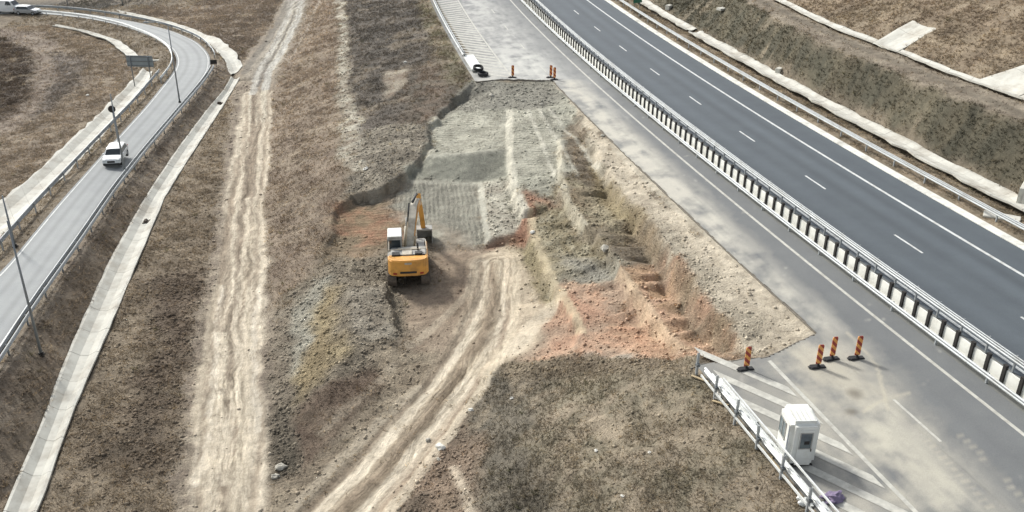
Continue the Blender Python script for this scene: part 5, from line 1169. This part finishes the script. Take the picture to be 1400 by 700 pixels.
nt = M['straw'].node_tree; b_ = nt.nodes['Principled BSDF']; tl = nd(nt, 'ShaderNodeBsdfTranslucent'); ms_ = nd(nt, 'ShaderNodeMixShader'); ms_.inputs[0].default_value = .5
nt.links.new(b_.inputs['Base Color'].links[0].from_socket, tl.inputs[0]); nt.links.new(b_.outputs[0], ms_.inputs[1]); nt.links.new(tl.outputs[0], ms_.inputs[2]); nt.links.new(ms_.outputs[0], nt.nodes['Material Output'].inputs[0])
print('rubble', n_)
o = fastmesh('rubble', V_, F_, M['rubble'], attrs=(('soil', 'FLOAT_COLOR', cc),)); tag(o, kind='stuff')
x, y, z, ij = scatter(170000, np.clip(grass*(1-flat)*(.35+1.1*np.clip(.5+fbm(tx, ty, 1.6, 13)*1.5, 0, 1)), 0, 1), 225)
n_ = len(x); print('tufts', n_); nb = 4
hh = (.03+.09*rs.rand(n_, nb)**1.5)*(1+y[:, None]/110); ww = .015+.00035*y[:, None]+.012*rs.rand(n_, nb); a = rs.rand(n_, nb)*6.28; sp = .10
ox = rs.normal(0, sp, (n_, nb)); oy = rs.normal(0, sp, (n_, nb)); lx = rs.normal(.03, .17, (n_, nb)); ly = rs.normal(-.03, .17, (n_, nb))
bx_, by_, bz_ = x[:, None]+ox, y[:, None]+oy, np.repeat((z-.03)[:, None], nb, 1)
P0 = np.stack([bx_-np.cos(a)*ww, by_-np.sin(a)*ww, bz_], -1); P1 = np.stack([bx_+np.cos(a)*ww, by_+np.sin(a)*ww, bz_], -1); P2 = np.stack([bx_+lx, by_+ly, bz_+hh+.03], -1)
V_ = np.stack([P0, P1, P2], 2).reshape(-1, 3); F_ = np.arange(len(V_)).reshape(-1, 3)
tint = np.array([1.12, 1.05, .93]); cc = sub_col(ij)[:, None, :]*(1.0+.5*rs.rand(n_, nb, 1))*np.where(rs.rand(n_, 1, 1) < .2, tint*1.15, 1.0); cc = np.repeat(cc.reshape(-1, 3), 3, 0)
o = fastmesh('dry_grass', V_, F_, M['straw'], attrs=(('soil', 'FLOAT_COLOR', cc),)); tag(o, 'short dry straw-coloured grass over the slopes and fields', 'grass', kind='stuff')

xw, yw, zw, ij = scatter(3200, np.clip(grass*(1-flat)*np.clip((fbm(tx, ty, 2.6, 2, 4)-.08)*2.2, 0, 1)*.5, 0, 1), 150)
n_ = len(xw); nb = 16
hh = (.12+.30*rs.rand(n_, nb))*(.6+.6*rs.rand(n_, 1)); ww = .012+.00025*yw[:, None]+.008*rs.rand(n_, nb); a = rs.rand(n_, nb)*6.28; rr = rs.rand(n_, nb)*.10; th = rs.rand(n_, nb)*6.28
bx_, by_, bz_ = xw[:, None]+np.cos(th)*rr, yw[:, None]+np.sin(th)*rr, np.repeat((zw-.03)[:, None], nb, 1); lx, ly = np.cos(th)*hh*.75, np.sin(th)*hh*.75
P0 = np.stack([bx_-np.cos(a)*ww, by_-np.sin(a)*ww, bz_], -1); P1 = np.stack([bx_+np.cos(a)*ww, by_+np.sin(a)*ww, bz_], -1); P2 = np.stack([bx_+lx, by_+ly, bz_+hh], -1)
V_ = np.stack([P0, P1, P2], 2).reshape(-1, 3); F_ = np.arange(len(V_)).reshape(-1, 3)
cc = sub_col(ij)[:, None, :]*(.75+.7*rs.rand(n_, nb, 1))*np.where(rs.rand(n_, 1, 1) < .4, np.array([1.35, 1.28, 1.1]), np.array([.8, .85, .7])); cc = np.repeat(cc.reshape(-1, 3), 3, 0)
o = fastmesh('weed_tufts', V_, F_, M['straw'], attrs=(('soil', 'FLOAT_COLOR', cc),)); tag(o, 'scattered taller dry weed tufts on the slopes and verges', 'weeds', kind='stuff')


# ---------------------------------------------------------------- light, world, camera
el, azx, azy = R(38), -.70, .72
sun_dir = Vector((azx*math.cos(el), azy*math.cos(el), math.sin(el))).normalized()
ld = bpy.data.lights.new('sun', 'SUN'); ld.energy = 2.0; ld.angle = R(7.0); ld.color = (1, .965, .91)
lo = bpy.data.objects.new('sun', ld); COL.objects.link(lo); lo.rotation_euler = sun_dir.to_track_quat('Z', 'Y').to_euler()
w = bpy.data.worlds.new('World'); S.world = w; w.use_nodes = True; nt = w.node_tree
sky = nt.nodes.new('ShaderNodeTexSky'); sky.sky_type = 'NISHITA'; sky.sun_disc = False; sky.sun_elevation = el; sky.sun_rotation = math.atan2(azx, azy)
sky.air_density = 1.0; sky.dust_density = 3.0; sky.altitude = 300
bw = nt.nodes.new('ShaderNodeRGBToBW'); nt.links.new(sky.outputs[0], bw.inputs[0])      # thin veil of cloud: the blue is washed out
vm = nt.nodes.new('ShaderNodeMix'); vm.data_type = 'RGBA'; vm.inputs[0].default_value = .75; nt.links.new(sky.outputs[0], vm.inputs[6]); nt.links.new(bw.outputs[0], vm.inputs[7])
nt.links.new(vm.outputs[2], nt.nodes['Background'].inputs[0]); nt.nodes['Background'].inputs[1].default_value = .15
cd = bpy.data.cameras.new('camera'); co = bpy.data.objects.new('camera', cd); COL.objects.link(co); S.camera = co
cd.sensor_width = 36; cd.lens = F_PX/1400*36; cd.clip_end = 6000; cd.clip_start = .5
Mx = Matrix.Identity(4)
for r in range(3): Mx[r][0], Mx[r][1], Mx[r][2] = AX[r], -AD[r], -AF[r]
Mx[2][3] = HC; co.matrix_world = Mx
S.view_settings.view_transform = 'Standard'; S.view_settings.look = 'None'; S.view_settings.exposure = .88; S.view_settings.gamma = 1
S.render.engine = 'CYCLES'
